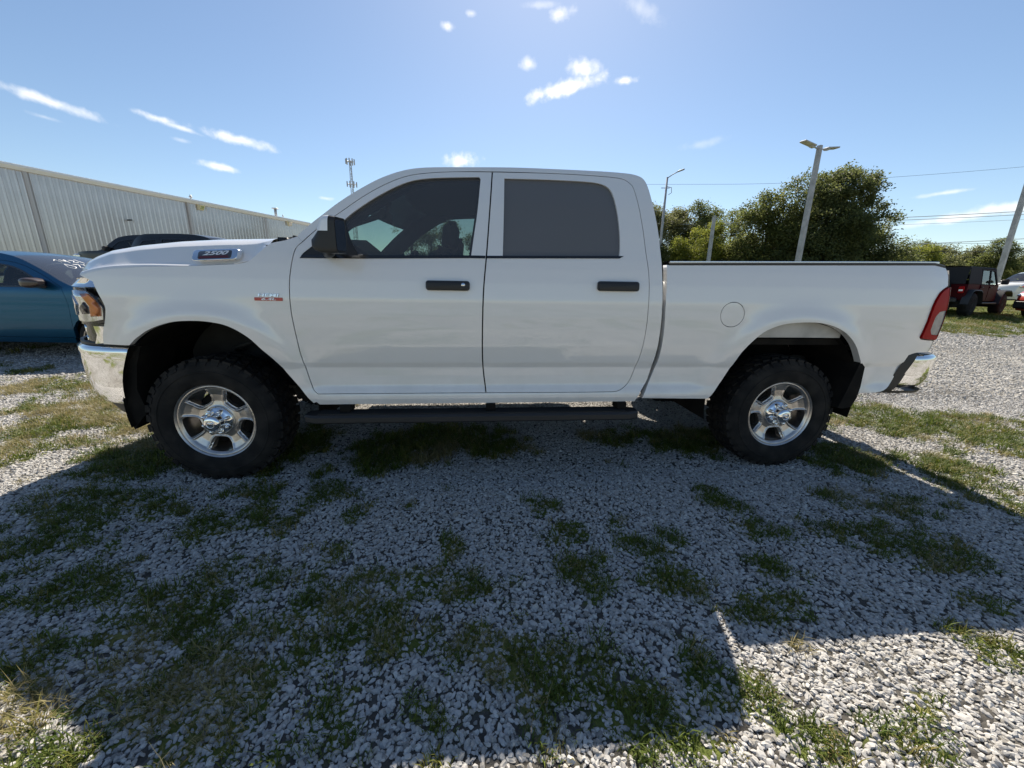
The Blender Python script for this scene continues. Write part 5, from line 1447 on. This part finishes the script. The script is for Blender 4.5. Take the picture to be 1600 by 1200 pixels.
def hatch_details():
    # hand written price marks on the windshield (white paint pen)
    strokes = [[(.30, .78), (.36, .88), (.38, .70)], [(.42, .86), (.47, .74), (.50, .88), (.49, .66)], [(.56, .84), (.63, .80), (.57, .70), (.64, .68)],
               [(.70, .90), (.73, .66)], [(.30, .36), (.34, .56), (.42, .40), (.36, .30), (.30, .36)], [(.46, .56), (.55, .54), (.47, .34), (.57, .32)], [(.61, .58), (.66, .36)], [(.66, .58), (.61, .40)], [(.70, .30), (.86, .44)], [(.74, .56), (.80, .60), (.82, .48), (.76, .46)]]
    mb = MB()
    for st in strokes:
        pts = []
        for t, q in smooth_loop([(.06 + .62 * a, .34 + .55 * b) for a, b in st], 100, 4, closed=False):
            z = 1.14 + (1.565 - 1.14) * q; x = 1.05 + (.10 - 1.05) * q
            y0 = float(hsf(x, z)); s = 1 - (2 * (1 - t) - 1) ** 2
            pts.append((x + .16 * s * float(np.clip((abs(x) - .1) / 1.2, 0, 1)) + .012, y0 + (1.78 - 2 * y0) * t, z + .04 * s + .014))
        mb.tube(pts, .0065, 4)
    mb.build('windshield_writing', 'marker_white', hatch)
    for y in (.16, 1.62):
        mb = MB(); mb.box((1.86, y, .82), (.34, .20, .14), bev=.05, rot=Matrix.Rotation(R_(-25 if y < .5 else 25), 3, 'Z')); mb.build('headlight', 'clear_lens', hatch, angle=40)
        mb = MB(); mb.box((-2.0, y - (.02 if y < .5 else -.02), 1.0), (.12, .18, .28), bev=.03); mb.build('tail_light', 'red_lens', hatch, angle=40)
    mb = MB(); mb.box((2.24, .89, .55), (.05, 1.1, .22), bev=.02); mb.build('grille', 'gloss_black', hatch, False)
hatch_details()

SIL_SUV = [(2.22, .35), (2.32, .62), (2.28, .92), (2.12, 1.10), (1.60, 1.16), (1.12, 1.20), (.80, 1.46), (.50, 1.67), (-.10, 1.77), (-1.1, 1.77), (-1.8, 1.70), (-2.15, 1.30), (-2.32, 1.05), (-2.34, .60), (-2.26, .38)]
DF2 = [(1.0, .40), (1.02, .9), (.96, 1.19), (.72, 1.42), (.48, 1.58), (.0, 1.67), (-.12, 1.67), (-.14, 1.15), (-.14, .40)]
WF2 = [(.82, 1.19), (.62, 1.40), (.44, 1.53), (0, 1.61), (-.08, 1.61), (-.09, 1.17)]
DR2 = [(-.17, .40), (-.17, 1.15), (-.15, 1.67), (-1.05, 1.66), (-1.12, 1.2), (-1.05, .75), (-.95, .40)]
WR2 = [(-.22, 1.17), (-.20, 1.61), (-1.0, 1.60), (-1.05, 1.18)]
DQ2 = [(-1.15, 1.12), (-1.10, 1.64), (-1.65, 1.60), (-1.98, 1.25), (-1.95, 1.12)]
WQ2 = [(-1.22, 1.18), (-1.18, 1.58), (-1.62, 1.545), (-1.86, 1.26), (-1.84, 1.18)]
SUVSEG = lambda p: [('front_bumper', p, 0, 3), ('hood', p, 3, 5), ('windshield', 'car_glass', 5, 7), ('roof', p, 7, 10), ('rear_glass', 'car_glass', 10, 11), ('tailgate', p, 11, 14)]
def suv(name, label, x, y, rz, paint, group=None, scale=1.0, cat='SUV', dz=0):
    c, sf = make_car(name, label, cat, (x, y, z_at(x, y) + dz), rz, 1.92, SIL_SUV, [(1.42, .42), (-1.42, .42)], [(DF2, WF2), (DR2, WR2), (DQ2, WQ2)], paint, tumble=(1.12, .34), segs=SUVSEG(paint), r=.37, group=group)
    wing_mirror(c, sf, 1.92, .80, 1.25, 'black_plastic', (.16, .24, .18))
    for yv in (.14, 1.78):
        mb = MB(); mb.box((2.12, yv, .98), (.26, .22, .16), bev=.05); mb.build('headlight', 'clear_lens', c, angle=40)
        mb = MB(); mb.box((-2.27, yv, 1.12), (.12, .16, .34), bev=.03); mb.build('tail_light', 'dark_red_lens', c, angle=40)
    c.scale = (scale,) * 3
    return c
suv('parked_suv', 'black SUV with its nose to the left, parked before the metal building', -14.35, 17.0, math.pi, 'black_paint')
suv('parked_van', 'tall black vehicle with long flat roof behind the pickup bonnet', -11.95, 14.9, 0.0, 'black_paint', scale=1.125, cat='van')
suv('white_suv', 'white SUV at the right edge behind the maroon off-roader', 27.6, 21.9, math.pi + .05, 'suv_white_paint')
SIL_RED = SIL_HATCH
redc, rsf = make_car('red_car', 'bright red hatchback cut by the right edge of the lot view', 'car', (20.78, 15.1, z_at(19.9, 14.2)), math.pi + .12, 1.78, SIL_HATCH, [(1.30, .375), (-1.28, .375)], [(DF, WF), (DR, WRR)], 'red_paint', tumble=(1.08, .42),
    segs=[('front_bumper', 'red_paint', 0, 3), ('hood', 'red_paint', 3, 5), ('windshield', 'car_glass', 5, 7), ('roof', 'red_paint', 7, 10), ('rear_glass', 'car_glass', 10, 11), ('tailgate', 'red_paint', 11, 14)], r=.32)
for yv in (.16, 1.62):
    mb = MB(); mb.box((1.86, yv, .82), (.34, .20, .14), bev=.05, rot=Matrix.Rotation(R_(-25 if yv < .5 else 25), 3, 'Z')); mb.build('headlight', 'clear_lens', redc, angle=40)
mb = MB(); mb.box((2.20, .89, .50), (.12, 1.5, .30), bev=.05); mb.build('lower_grille', 'black_plastic', redc, angle=40)
wing_mirror(redc, rsf, 1.78, .62, 1.17, 'red_paint')

def build_offroader():
    W = 1.60
    x0, y0 = 18.06, 15.13
    root = empty('offroad_vehicle', (x0, y0, z_at(x0, y0) + .0), math.atan2(.43, .90))
    tag(root, 'maroon boxy off-roader with black soft top on the grass', 'off-roader')
    flat = lambda x, z: .0 + 0 * np.asarray(x, float) + .14 * np.maximum(0, np.asarray(z, float) - 1.16)
    tub = [(-2.0, .62), (-2.02, 1.14), (.62, 1.14), (.70, 1.0), (.72, .56), (.98, .52), (1.0, .52), (-.88, .52), (-.95, .70), (-1.10, .92), (-1.85, .92), (-1.98, .70)]
    tub = [(-2.02, 1.15), (-2.0, .66), (-1.92, .90), (-1.05, .90), (-.90, .55), (.86, .55), (.86, 1.15)]
    doors = [([(.78, .60), (.78, 1.15), (.42, 1.70), (-.06, 1.72), (-.10, .60)], [(.66, 1.17), (.36, 1.64), (-.02, 1.66), (-.05, 1.17)]),
             ([(-.13, .60), (-.09, 1.72), (-.90, 1.72), (-.93, .95), (-.80, .60)], [(-.09, 1.17), (-.06, 1.66), (-.83, 1.66), (-.86, 1.17)])]
    for far in (False, True):
        Wf = W if far else None; yy = lambda y: W - y if far else y
        panel('body_side', tub, [], flat, 'maroon_paint', root, step=.2, thick=.05, W=Wf)
        for d_, w_ in doors:
            low = [p for p in d_]
            lower = [(.78, .60), (.78, 1.14), (-.10, 1.14), (-.10, .60)] if d_[0][0] > 0 else [(-.13, .60), (-.13, 1.14), (-.92, 1.14), (-.92, .95), (-.80, .60)]
            dr = panel('door', inset(lower, .01), [], off(flat, -.02), 'maroon_paint', root, step=.2, thick=.03, W=Wf)
            wf = [(p[0], p[1]) for p in w_]; big = inset(wf, -.045)
            panel('door_frame', big, [wf], off(flat, -.01), 'soft_top', dr, step=.2, thick=.04, W=Wf)
            panel('window', inset(wf, -.01), [], off(flat, .012), 'car_glass', dr, step=.3, thick=.004, W=Wf)
            xh = min(p[0] for p in d_) + .12
            mb = MB(); mb.box((xh, yy(-.035), 1.05), (.16, .04, .04), bev=.01); mb.build('door_handle', 'black_plastic', dr, False)
        mb = MB(); mb.lathe_y([(0, 0), (.07, 0), (.075, .006), (0, .006)], 16, (.62, yy(-.002) - (0 if far else .004), .92)); mb.build('round_emblem', 'clear_lens', root, False)
        # flared black mudguards
        for cx, e in ((-1.475, 0), (1.475, 1)):
            pts = [(-.62, .50), (-.58, .66), (-.44, .90), (-.30, .97), (.30, .97), (.46, .90), (.60, .66), (.66, .50)] if not e else [(-.60, .48), (-.50, .72), (-.36, .92), (-.18, .98), (.34, .98), (.52, .90), (.60, .78)]
            rows = [[(cx + a, yy(y), b + h) for y, h in ((.06, 0), (-.14, -.015), (-.15, -.05), (-.13, -.06), (.06, -.055))] for a, b in pts]
            mb = MB(); mb.grid(rows, flip=far); mb.build('fender_flare', 'black_plastic', root, angle=40)
            mb = MB(); mb.grid([[(cx + .58 * math.cos(a), yy(y), .42 + .52 * math.sin(a)) for y in (.03, .45)] for a in np.linspace(-.2, math.pi + .2, 12)]); mb.build('wheel_liner', 'under_black', root)
        mb = MB(); mb.box((-.02, yy(-.06), .47), (1.55, .10, .07), bev=.02); mb.build('side_step', 'black_plastic', root, False)
        mb = MB(); mb.box((-2.05, yy(.13), .95), (.06, .15, .24), bev=.015); mb.build('tail_light', 'red_lens', root, False)
        mb = MB(); mb.box((-2.085, yy(.13), .93), (.02, .10, .06)); mb.build('reversing_lens', 'marker_white', root, False)
        mb = MB(); mb.box((.72, yy(-.17), 1.27), (.08, .20, .20), bev=.03); mb.tube([(.74, yy(0), 1.17), (.73, yy(-.14), 1.22)], .02, 6); mb.build('wing_mirror', 'black_plastic', root, angle=40)
        mb = MB(); mb.box((2.02, yy(.30), .92), (.06, .20, .20), bev=.08); mb.build('headlight', 'clear_lens', root, angle=40)
    # bonnet, grille, tail panel, floor
    mb = MB()
    rows = [[(x, y, z) for y, z in ((.16 + t, .60), (.14 + t, 1.02 - u), (.20 + t, 1.10 - u), (.8, 1.14 - u), (W - .20 - t, 1.10 - u), (W - .14 - t, 1.02 - u), (W - .16 - t, .60))] for x, t, u in ((.86, 0, 0), (1.3, .03, .01), (1.8, .07, .04), (1.98, .10, .06))]
    mb.grid(rows); mb.add(rows[-1], [tuple(range(7))]); mb.build('hood', 'maroon_paint', root, angle=30)
    mb = MB(); mb.box((.86, W / 2, .86), (.06, W * .98, .58)); mb.build('firewall', 'maroon_paint', root, False)
    mb = MB(); mb.box((-2.0, W / 2, .86), (.06, W - .02, .58), bev=.02); mb.build('tailgate', 'maroon_paint', root, angle=40)
    mb = MB(); mb.box((-.55, W / 2, .56), (2.9, W * .9, .08)); mb.box((0, W / 2, .46), (4.0, .8, .12)); mb.tube([(-1.475, .2, .42), (-1.475, W - .2, .42)], .06, 8); mb.tube([(1.475, .2, .42), (1.475, W - .2, .42)], .06, 8); mb.build('chassis', 'under_black', root, False)
    for x, nm in ((-2.13, 'rear_bumper'), (2.16, 'front_bumper')):
        mb = MB(); mb.box((x, W / 2, .58), (.18, W * .8, .20), bev=.05); mb.build(nm, 'black_plastic', root, angle=40)
    # soft top: roof, rear quarters, back curtain
    mb = MB()
    rows = [[(x, y + 0, z) for y, z in ((.085, 1.725), (.12, 1.775), (.4, 1.80 + s), (.8, 1.81 + s), (1.2, 1.80 + s), (W - .12, 1.775), (W - .085, 1.725))] for x, s in ((.44, -.02), (.3, 0), (-.5, .015), (-1.3, .01), (-1.88, -.01))]
    mb.grid(rows); mb.build('soft_top', 'soft_top', root, angle=40)
    for far in (False, True):
        panel('top_quarter', [(-.93, 1.16), (-.93, 1.74), (-1.90, 1.74), (-2.02, 1.16)], [], off(flat, -.008), 'soft_top', root, step=.25, thick=.02, W=W if far else None)
    mb = MB(); mb.grid([[(-1.90 - .12 * (1.74 - z) / .58, y, z) for z in np.linspace(1.16, 1.75, 4)] for y in (.085, .8, W - .085)]); mb.build('back_curtain', 'soft_top', root)
    mb = MB(); mb.grid([[(.86 - .42 * (z - 1.15) / .60, y, z) for z in (1.17, 1.45, 1.70)] for y in (.10, .8, W - .10)]); mb.build('windshield', 'car_glass', root)
    mb = MB()
    for y in (.05, W - .05): mb.tube([(.88, y, 1.12), (.44, y + (.06 if y < 1 else -.06), 1.74)], .035, 6)
    mb.tube([(.44, .1, 1.74), (.44, W - .1, 1.74)], .03, 6); mb.build('windshield_frame', 'black_plastic', root)
    for y in (.42, W - .42):
        for x in (-.15, -1.0):
            mb = MB(); mb.box((x, y, 1.0), (.16, .46, .62), bev=.05); mb.box((x - .03, y, 1.42), (.10, .26, .18), bev=.04); mb.build('seat', 'cabin_dark', root, angle=50)
    car_wheels(root, [-1.475, 1.475], .42, W, width=.28, spoke='black_plastic', rimr=.23, inn=-.10)
    mb = MB(); mb.lathe_y([(0, -.1), (.24, -.1), (.30, -.13), (.38, -.12), (.41, -.08), (.41, .08), (.38, .12), (.30, .13), (0, .1)], 24)
    V = [(-2.20 + y, W / 2 + x, 1.02 + z) for x, y, z in mb.v]; o = obj('spare_wheel', V, mb.f, 'rubber', root); sharp(o.data, 40)
build_offroader()

# ------------------------------------------------------------------ light poles, wires, tower
def pole_light(x, y, h, rz, label, heads=True, r=.11, group='square light poles round the lot'):
    z = z_at(x, y)
    root = empty('light_pole', (x, y, z), rz); tag(root, label, 'light pole', group)
    mb = MB(); mb.box((0, 0, h / 2), (r * 2, r * 2, h), taper=.82); mb.build('pole', 'pole_grey', root, False)
    mb = MB(); mb.box((0, 0, .25), (.5, .5, .5), bev=.05); mb.build('pole_base', 'siding_trim', root, False)
    if heads:
        for s in (-1, 1):
            mb = MB(); mb.tube([(s * .08, 0, h - .18), (s * .45, 0, h - .10)], .035, 6)
            rot = Matrix.Rotation(-s * .14, 3, 'Y')
            mb.box((s * .86, 0, h - .02), (.86, .34, .07), rot=rot, bev=.02); mb.box((s * .55, 0, h - .10), (.26, .20, .12), rot=rot, bev=.02); mb.build('lamp_head', 'pole_grey', root, False)
    else:
        mb = MB(); mb.box((0, 0, h + .02), (r * 2.1, r * 2.1, .05)); mb.build('pole_cap', 'pole_grey', root, False)
pole_light(15.44, 22, 7.75, .35, 'tall grey double headed light pole before the big tree')
pole_light(28.95, 24, 11.5, .3, 'grey light pole at the right edge behind the off-roader')
pole_light(19.23, 40, 7.15, 0, 'plain grey post without lamps in front of the yellow green trees', heads=False, r=.15)
def street_lamp():
    x, y = 16.1, 45; z = z_at(x, y); h = 12.65 - z
    root = empty('street_lamp', (x, y, z)); tag(root, 'thin street lamp on a utility pole next to the pickup cab', 'street lamp')
    mb = MB(); mb.tube([(0, 0, 0), (0, 0, h * .5), (0, 0, h)], .17, 10, r2=.10); mb.build('pole', 'pole_grey', root)
    mb = MB(); mb.tube([(0, 0, h - .1), (.5, -.1, h + .25), (1.0, -.2, h + .5)], .05, 6); mb.box((1.25, -.25, h + .6), (.75, .26, .14), bev=.04, rot=Matrix.Rotation(R_(-20), 3, 'Y')); mb.build('lamp_arm', 'galvanised', root)
    mb = MB(); mb.tube([(0, 0, h - .9), (.55, 0, h - 1.0), (.6, 0, h - 1.5), (.3, 0, h - 1.7)], .035, 6); mb.box((-.1, 0, h - 1.05), (.9, .06, .06)); mb.build('cross_arm', 'galvanised', root)
street_lamp()
WIRES = [([(8, 13.0), (19.8, 13.18), (29.45, 13.4), (40.34, 14.01), (59.28, 15.65), (80, 18)], .012, 'topmost thin overhead wire above the big tree', 'wire_black'),
         ([(8, 8.85), (17.47, 8.94), (29.05, 9.12), (44.49, 9.84), (60.93, 10.88), (80, 12.4)], .030, 'upper of the close pair of overhead wires crossing the trees', 'wire_alu'),
         ([(8, 8.63), (17.5, 8.72), (29.09, 8.92), (44.57, 9.55), (61.05, 10.52), (80, 12)], .026, 'lower of the close pair of overhead wires crossing the trees', 'wire_alu'),
         ([(8, 8.25), (17.54, 8.33), (30.72, 8.47), (44.69, 9.05), (61.25, 9.96), (80, 11.2)], .014, 'thin overhead wire just under the close pair', 'wire_alu'),
         ([(8, 6.95), (18.04, 6.68), (28.88, 6.49), (42.4, 6.67), (62.0, 7.79), (80, 9.3)], .028, 'sagging overhead wire above the bed rail', 'wire_alu'),
         ([(8, 6.45), (18.08, 6.29), (29.56, 6.17), (45.79, 6.0), (62.48, 6.4), (80, 7.1)], .024, 'lowest overhead wire in front of the trees', 'wire_black'),
         ([(8, 7.2), (30, 6.95), (41.96, 6.89), (52.86, 7.1), (62.17, 7.28), (80, 8)], .014, 'faint overhead wire in front of the distant treeline', 'wire_black')]
for pts, r, lab, mt in WIRES:
    P = smooth_loop(pts, 170, 6, closed=False)
    mb = MB(); mb.tube([(x, 50, z) for x, z in P], r * 1.25, 5); o = mb.build('overhead_wire', mt, None); tag(o, lab, 'wire', 'overhead wires across the right side')
def tower():
    x, y = -46.5, 120.0; z = z_at(x, y); H_ = 34.6 - z
    root = empty('cell_tower', (x, y, z)); tag(root, 'slender lattice cell tower rising beyond the pickup windshield', 'cell tower')
    w = lambda t: .85 - .55 * t
    L = [[Vector((w(t) * math.cos(a), w(t) * math.sin(a), H_ * t)) for a in (R_(100), R_(220), R_(340))] for t in np.linspace(0, 1, 25)]
    for k in range(3):
        mb = MB(); mb.tube([l[k] for l in L], .07, 5); mb.build('leg', 'galvanised', root)
    mb = MB()
    for i in range(24):
        for k in range(3):
            mb.tube([L[i][k], L[i + 1][(k + 1) % 3]], .05, 3, caps=False); mb.tube([L[i][k], L[i][(k + 1) % 3]], .045, 3, caps=False)
    o = mb.build('bracing', 'galvanised', root); o['kind'] = 'stuff'
    for zt, n, rr, hh in ((H_ - .4, 9, 1.15, 1.3), (H_ - 6.2, 8, 1.35, 1.2)):
        for k in range(n):
            a = 2 * math.pi * k / n; mb = MB(); mb.box((rr * math.cos(a), rr * math.sin(a), zt), (.24, .24, hh)); mb.tube([(rr * math.cos(a), rr * math.sin(a), zt), (.3 * math.cos(a), .3 * math.sin(a), zt)], .06, 4); mb.build('antenna', 'galvanised', root, False)
tower()

# ------------------------------------------------------------------ trees
def leaf_mat(name, dark, light, trans=.35):
    m = bpy.data.materials.new(name); m.use_nodes = True
    t = m.node_tree; b = t.nodes['Principled BSDF']; b.inputs['Roughness'].default_value = .55; b.inputs['Specular IOR Level'].default_value = .35
    at = N(t, 'ShaderNodeAttribute', attribute_name='tone')
    mx = N(t, 'ShaderNodeMix', data_type='RGBA'); t.links.new(at.outputs['Fac'], mx.inputs[0]); mx.inputs[6].default_value = (*dark, 1); mx.inputs[7].default_value = (*light, 1)
    t.links.new(mx.outputs[2], b.inputs['Base Color'])
    tl = N(t, 'ShaderNodeBsdfTranslucent'); t.links.new(mx.outputs[2], tl.inputs[0])
    ms = N(t, 'ShaderNodeMixShader'); ms.inputs[0].default_value = trans
    t.links.new(b.outputs[0], ms.inputs[1]); t.links.new(tl.outputs[0], ms.inputs[2]); t.links.new(ms.outputs[0], t.nodes['Material Output'].inputs[0])
    MATS[name] = m
leaf_mat('leaf_dark', (.070, .090, .030), (.165, .18, .066), .6)
leaf_mat('leaf_mid', (.085, .110, .032), (.19, .205, .066), .6)
leaf_mat('leaf_yellow', (.12, .155, .024), (.28, .285, .055), .6)
leaf_mat('leaf_olive', (.10, .115, .045), (.21, .21, .09), .6)
principled('bark', (0.10, 0.085, 0.07), rough=.9, bump=(8, .6, .03))
def tree(name, x, y, h, rx, label, leaf, nclump, nleaf, size, zlow=1.2, group=None, spread=.8, squash=1.0):
    g = np.random.default_rng(int(abs(x * 131 + y * 71 + h * 977)) + 5)
    z0 = z_at(x, y)
    root = empty(name, (x, y, z0)); tag(root, label, 'tree', group)
    ch = h - zlow; cz = zlow + ch * .48
    # boughs: uneven lobes that carry the clumps
    nl = 15
    lob = []
    for k in range(nl):
        a = g.uniform(0, 2 * math.pi); rr = rx * .62 * math.sqrt(g.random()); t = g.uniform(.05, .98)
        wid = math.sin(math.pi * min(1, .18 + t * .72)) ** .8
        lob.append((rr * wid * math.cos(a), rr * wid * math.sin(a) * squash, zlow + ch * (.12 + .76 * t), rx * g.uniform(.28, .50)))
    lob.append((g.normal() * .1 * rx, 0, h - rx * .28, rx * .30))
    C = []; 
    while len(C) < nclump:
        lx, ly, lz, lr = lob[g.integers(len(lob))]
        v = g.normal(size=3); v /= np.linalg.norm(v); q = lr * g.uniform(.62, 1.08)
        c = np.array([lx, ly, lz]) + v * q * np.array([1, squash, .85])
        if c[2] > .35: C.append(c)
    C = np.array(C)
    nleaf = int(nleaf * 1.7); csz = size * .95; size = size * .62
    n = nclump * nleaf
    cs = np.repeat(np.arange(nclump), nleaf)
    P = C[cs] + g.normal(size=(n, 3)) * csz * spread * np.array([1, 1, .8])
    t1 = g.normal(size=(n, 3)); t1[:, 2] *= .7; t1 /= np.linalg.norm(t1, axis=1, keepdims=True)
    t2 = np.cross(t1, g.normal(size=(n, 3))); t2 /= np.linalg.norm(t2, axis=1, keepdims=True)
    s = size * g.uniform(.30, .60, (n, 1))
    V = np.stack([P - t1 * s, P + t2 * s * .5, P + t1 * s, P - t2 * s * .5], 1).reshape(-1, 3)
    me = bpy.data.meshes.new('crown')
    me.vertices.add(4 * n); me.vertices.foreach_set('co', V.ravel())
    me.loops.add(4 * n); me.loops.foreach_set('vertex_index', np.arange(4 * n))
    me.polygons.add(n); me.polygons.foreach_set('loop_start', np.arange(n) * 4)
    me.update(calc_edges=True)
    tone = np.clip(.5 + g.normal(0, .22, nclump)[cs] + g.normal(0, .2, n), 0, 1)
    a = me.attributes.new('tone', 'FLOAT', 'POINT'); a.data.foreach_set('value', np.repeat(tone, 4).astype(np.float32))
    me.materials.append(MATS[leaf])
    link(bpy.data.objects.new('crown', me), root)
    mb = MB(); r0 = h * .022 + .05
    mb.tube([(0, 0, -.2), (.05, .03, zlow), (.1, -.05, zlow + ch * .4), (.0, .05, zlow + ch * .75)], r0, 8, r2=r0 * .25)
    for lx, ly, lz, lr in lob[:8]:
        b = zlow + ch * .25 * g.random(); mb.tube([(.05, 0, b), (lx * .5, ly * .5, (b + lz) * .5 + .2), (lx, ly, lz)], r0 * .4, 5, r2=r0 * .08, caps=False)
    mb.build('trunk', 'bark', root)
    return root
tree('big_tree', 30.0, 40, 11.5, 6.4, 'largest dark round crowned tree, right of the double headed light pole', 'leaf_dark', 1150, 40, .40, .6)
tree('big_tree', 25.4, 41.5, 9.8, 4.4, 'broad dark tree left of the double headed light pole', 'leaf_mid', 640, 36, .40, .3)
tree('big_tree', 35.4, 41.0, 6.6, 4.2, 'lower dark tree leaning out to the right of the largest tree', 'leaf_dark', 520, 38, .38, .2)
tree('tree', 16.9, 50, 10.0, 3.8, 'feathery olive tree beside the pickup cab with sky showing through', 'leaf_olive', 330, 30, .36, 1.6)
tree('tree', 20.2, 52, 10.0, 4.0, 'pale olive tree between the street lamp and the plain post', 'leaf_olive', 420, 30, .36, .8)
tree('tree', 23.4, 51, 10.8, 3.5, 'dark fan topped tree above the yellow green vines', 'leaf_mid', 330, 30, .36, 1.2)
tree('tree', 27.4, 52, 10.2, 3.8, 'mid green tree filling the gap left of the big trees', 'leaf_mid', 360, 30, .38, .6)
tree('vine_covered_tree', 20.9, 43.5, 7.4, 2.7, 'bright yellow green vine covered tree right of the plain post', 'leaf_yellow', 300, 38, .28, .2)
tree('vine_covered_tree', 18.0, 44.5, 5.9, 2.2, 'smaller yellow green vine covered tree left of the plain post', 'leaf_yellow', 220, 36, .28, .1)
tree('shrub_tree', 16.0, 45.0, 4.9, 2.4, 'low dark undergrowth at the foot of the street lamp', 'leaf_dark', 240, 32, .30, .1)
tree('shrub_tree', 20.2, 46.5, 5.0, 3.8, 'dark undergrowth behind the vine covered trees', 'leaf_dark', 380, 34, .34, .1, squash=.5)
tree('shrub_tree', 24.8, 44.5, 5.6, 3.4, 'dark undergrowth between the vine covered tree and the broad dark tree', 'leaf_dark', 340, 34, .34, .1, squash=.5)
tree('yellow_tree', 51.5, 52, 5.8, 3.8, 'low yellow green bushy tree right of the big trees', 'leaf_yellow', 420, 36, .32, .1)
tree('yellow_tree', 57.6, 55, 5.4, 3.6, 'low olive bushy tree behind the tail of the pickup', 'leaf_olive', 360, 36, .34, .1)
ORD = ['leftmost', 'second from the left', 'third from the left', 'fourth from the left', 'fifth from the left', 'sixth from the left', 'seventh from the left', 'eighth from the left', 'ninth from the left', 'tenth from the left']
for i, bx in enumerate(np.linspace(.97, 1.36, 10)):
    Y = 74 + 5 * math.sin(i * 2.3); hh = 8.2 + 1.2 * math.sin(i * 1.7) + (1.4 if i > 6 else 0)
    tree('tree', bx * Y, Y, hh, 4.6 + .6 * math.sin(i), 'hazy green tree in the far row on the right, ' + ORD[i], ['leaf_olive', 'leaf_mid', 'leaf_olive', 'leaf_dark'][i % 4], 330, 28, .46, .2, group='row of distant trees on the right', squash=.8)
for i, (b, hh, lab) in enumerate(((-.255, 7.6, 'dark tree seen through the front door glass by its left edge'), (-.205, 5.8, 'small tree seen through the front door glass, second from its left'), (-.155, 6.6, 'tree seen through the front door glass near its middle'), (-.095, 6.0, 'tree seen through the front door glass by the centre pillar'))):
    tree('tree', b * 46, 46, hh, 2.4, lab, 'leaf_dark', 110, 28, .3, .6)
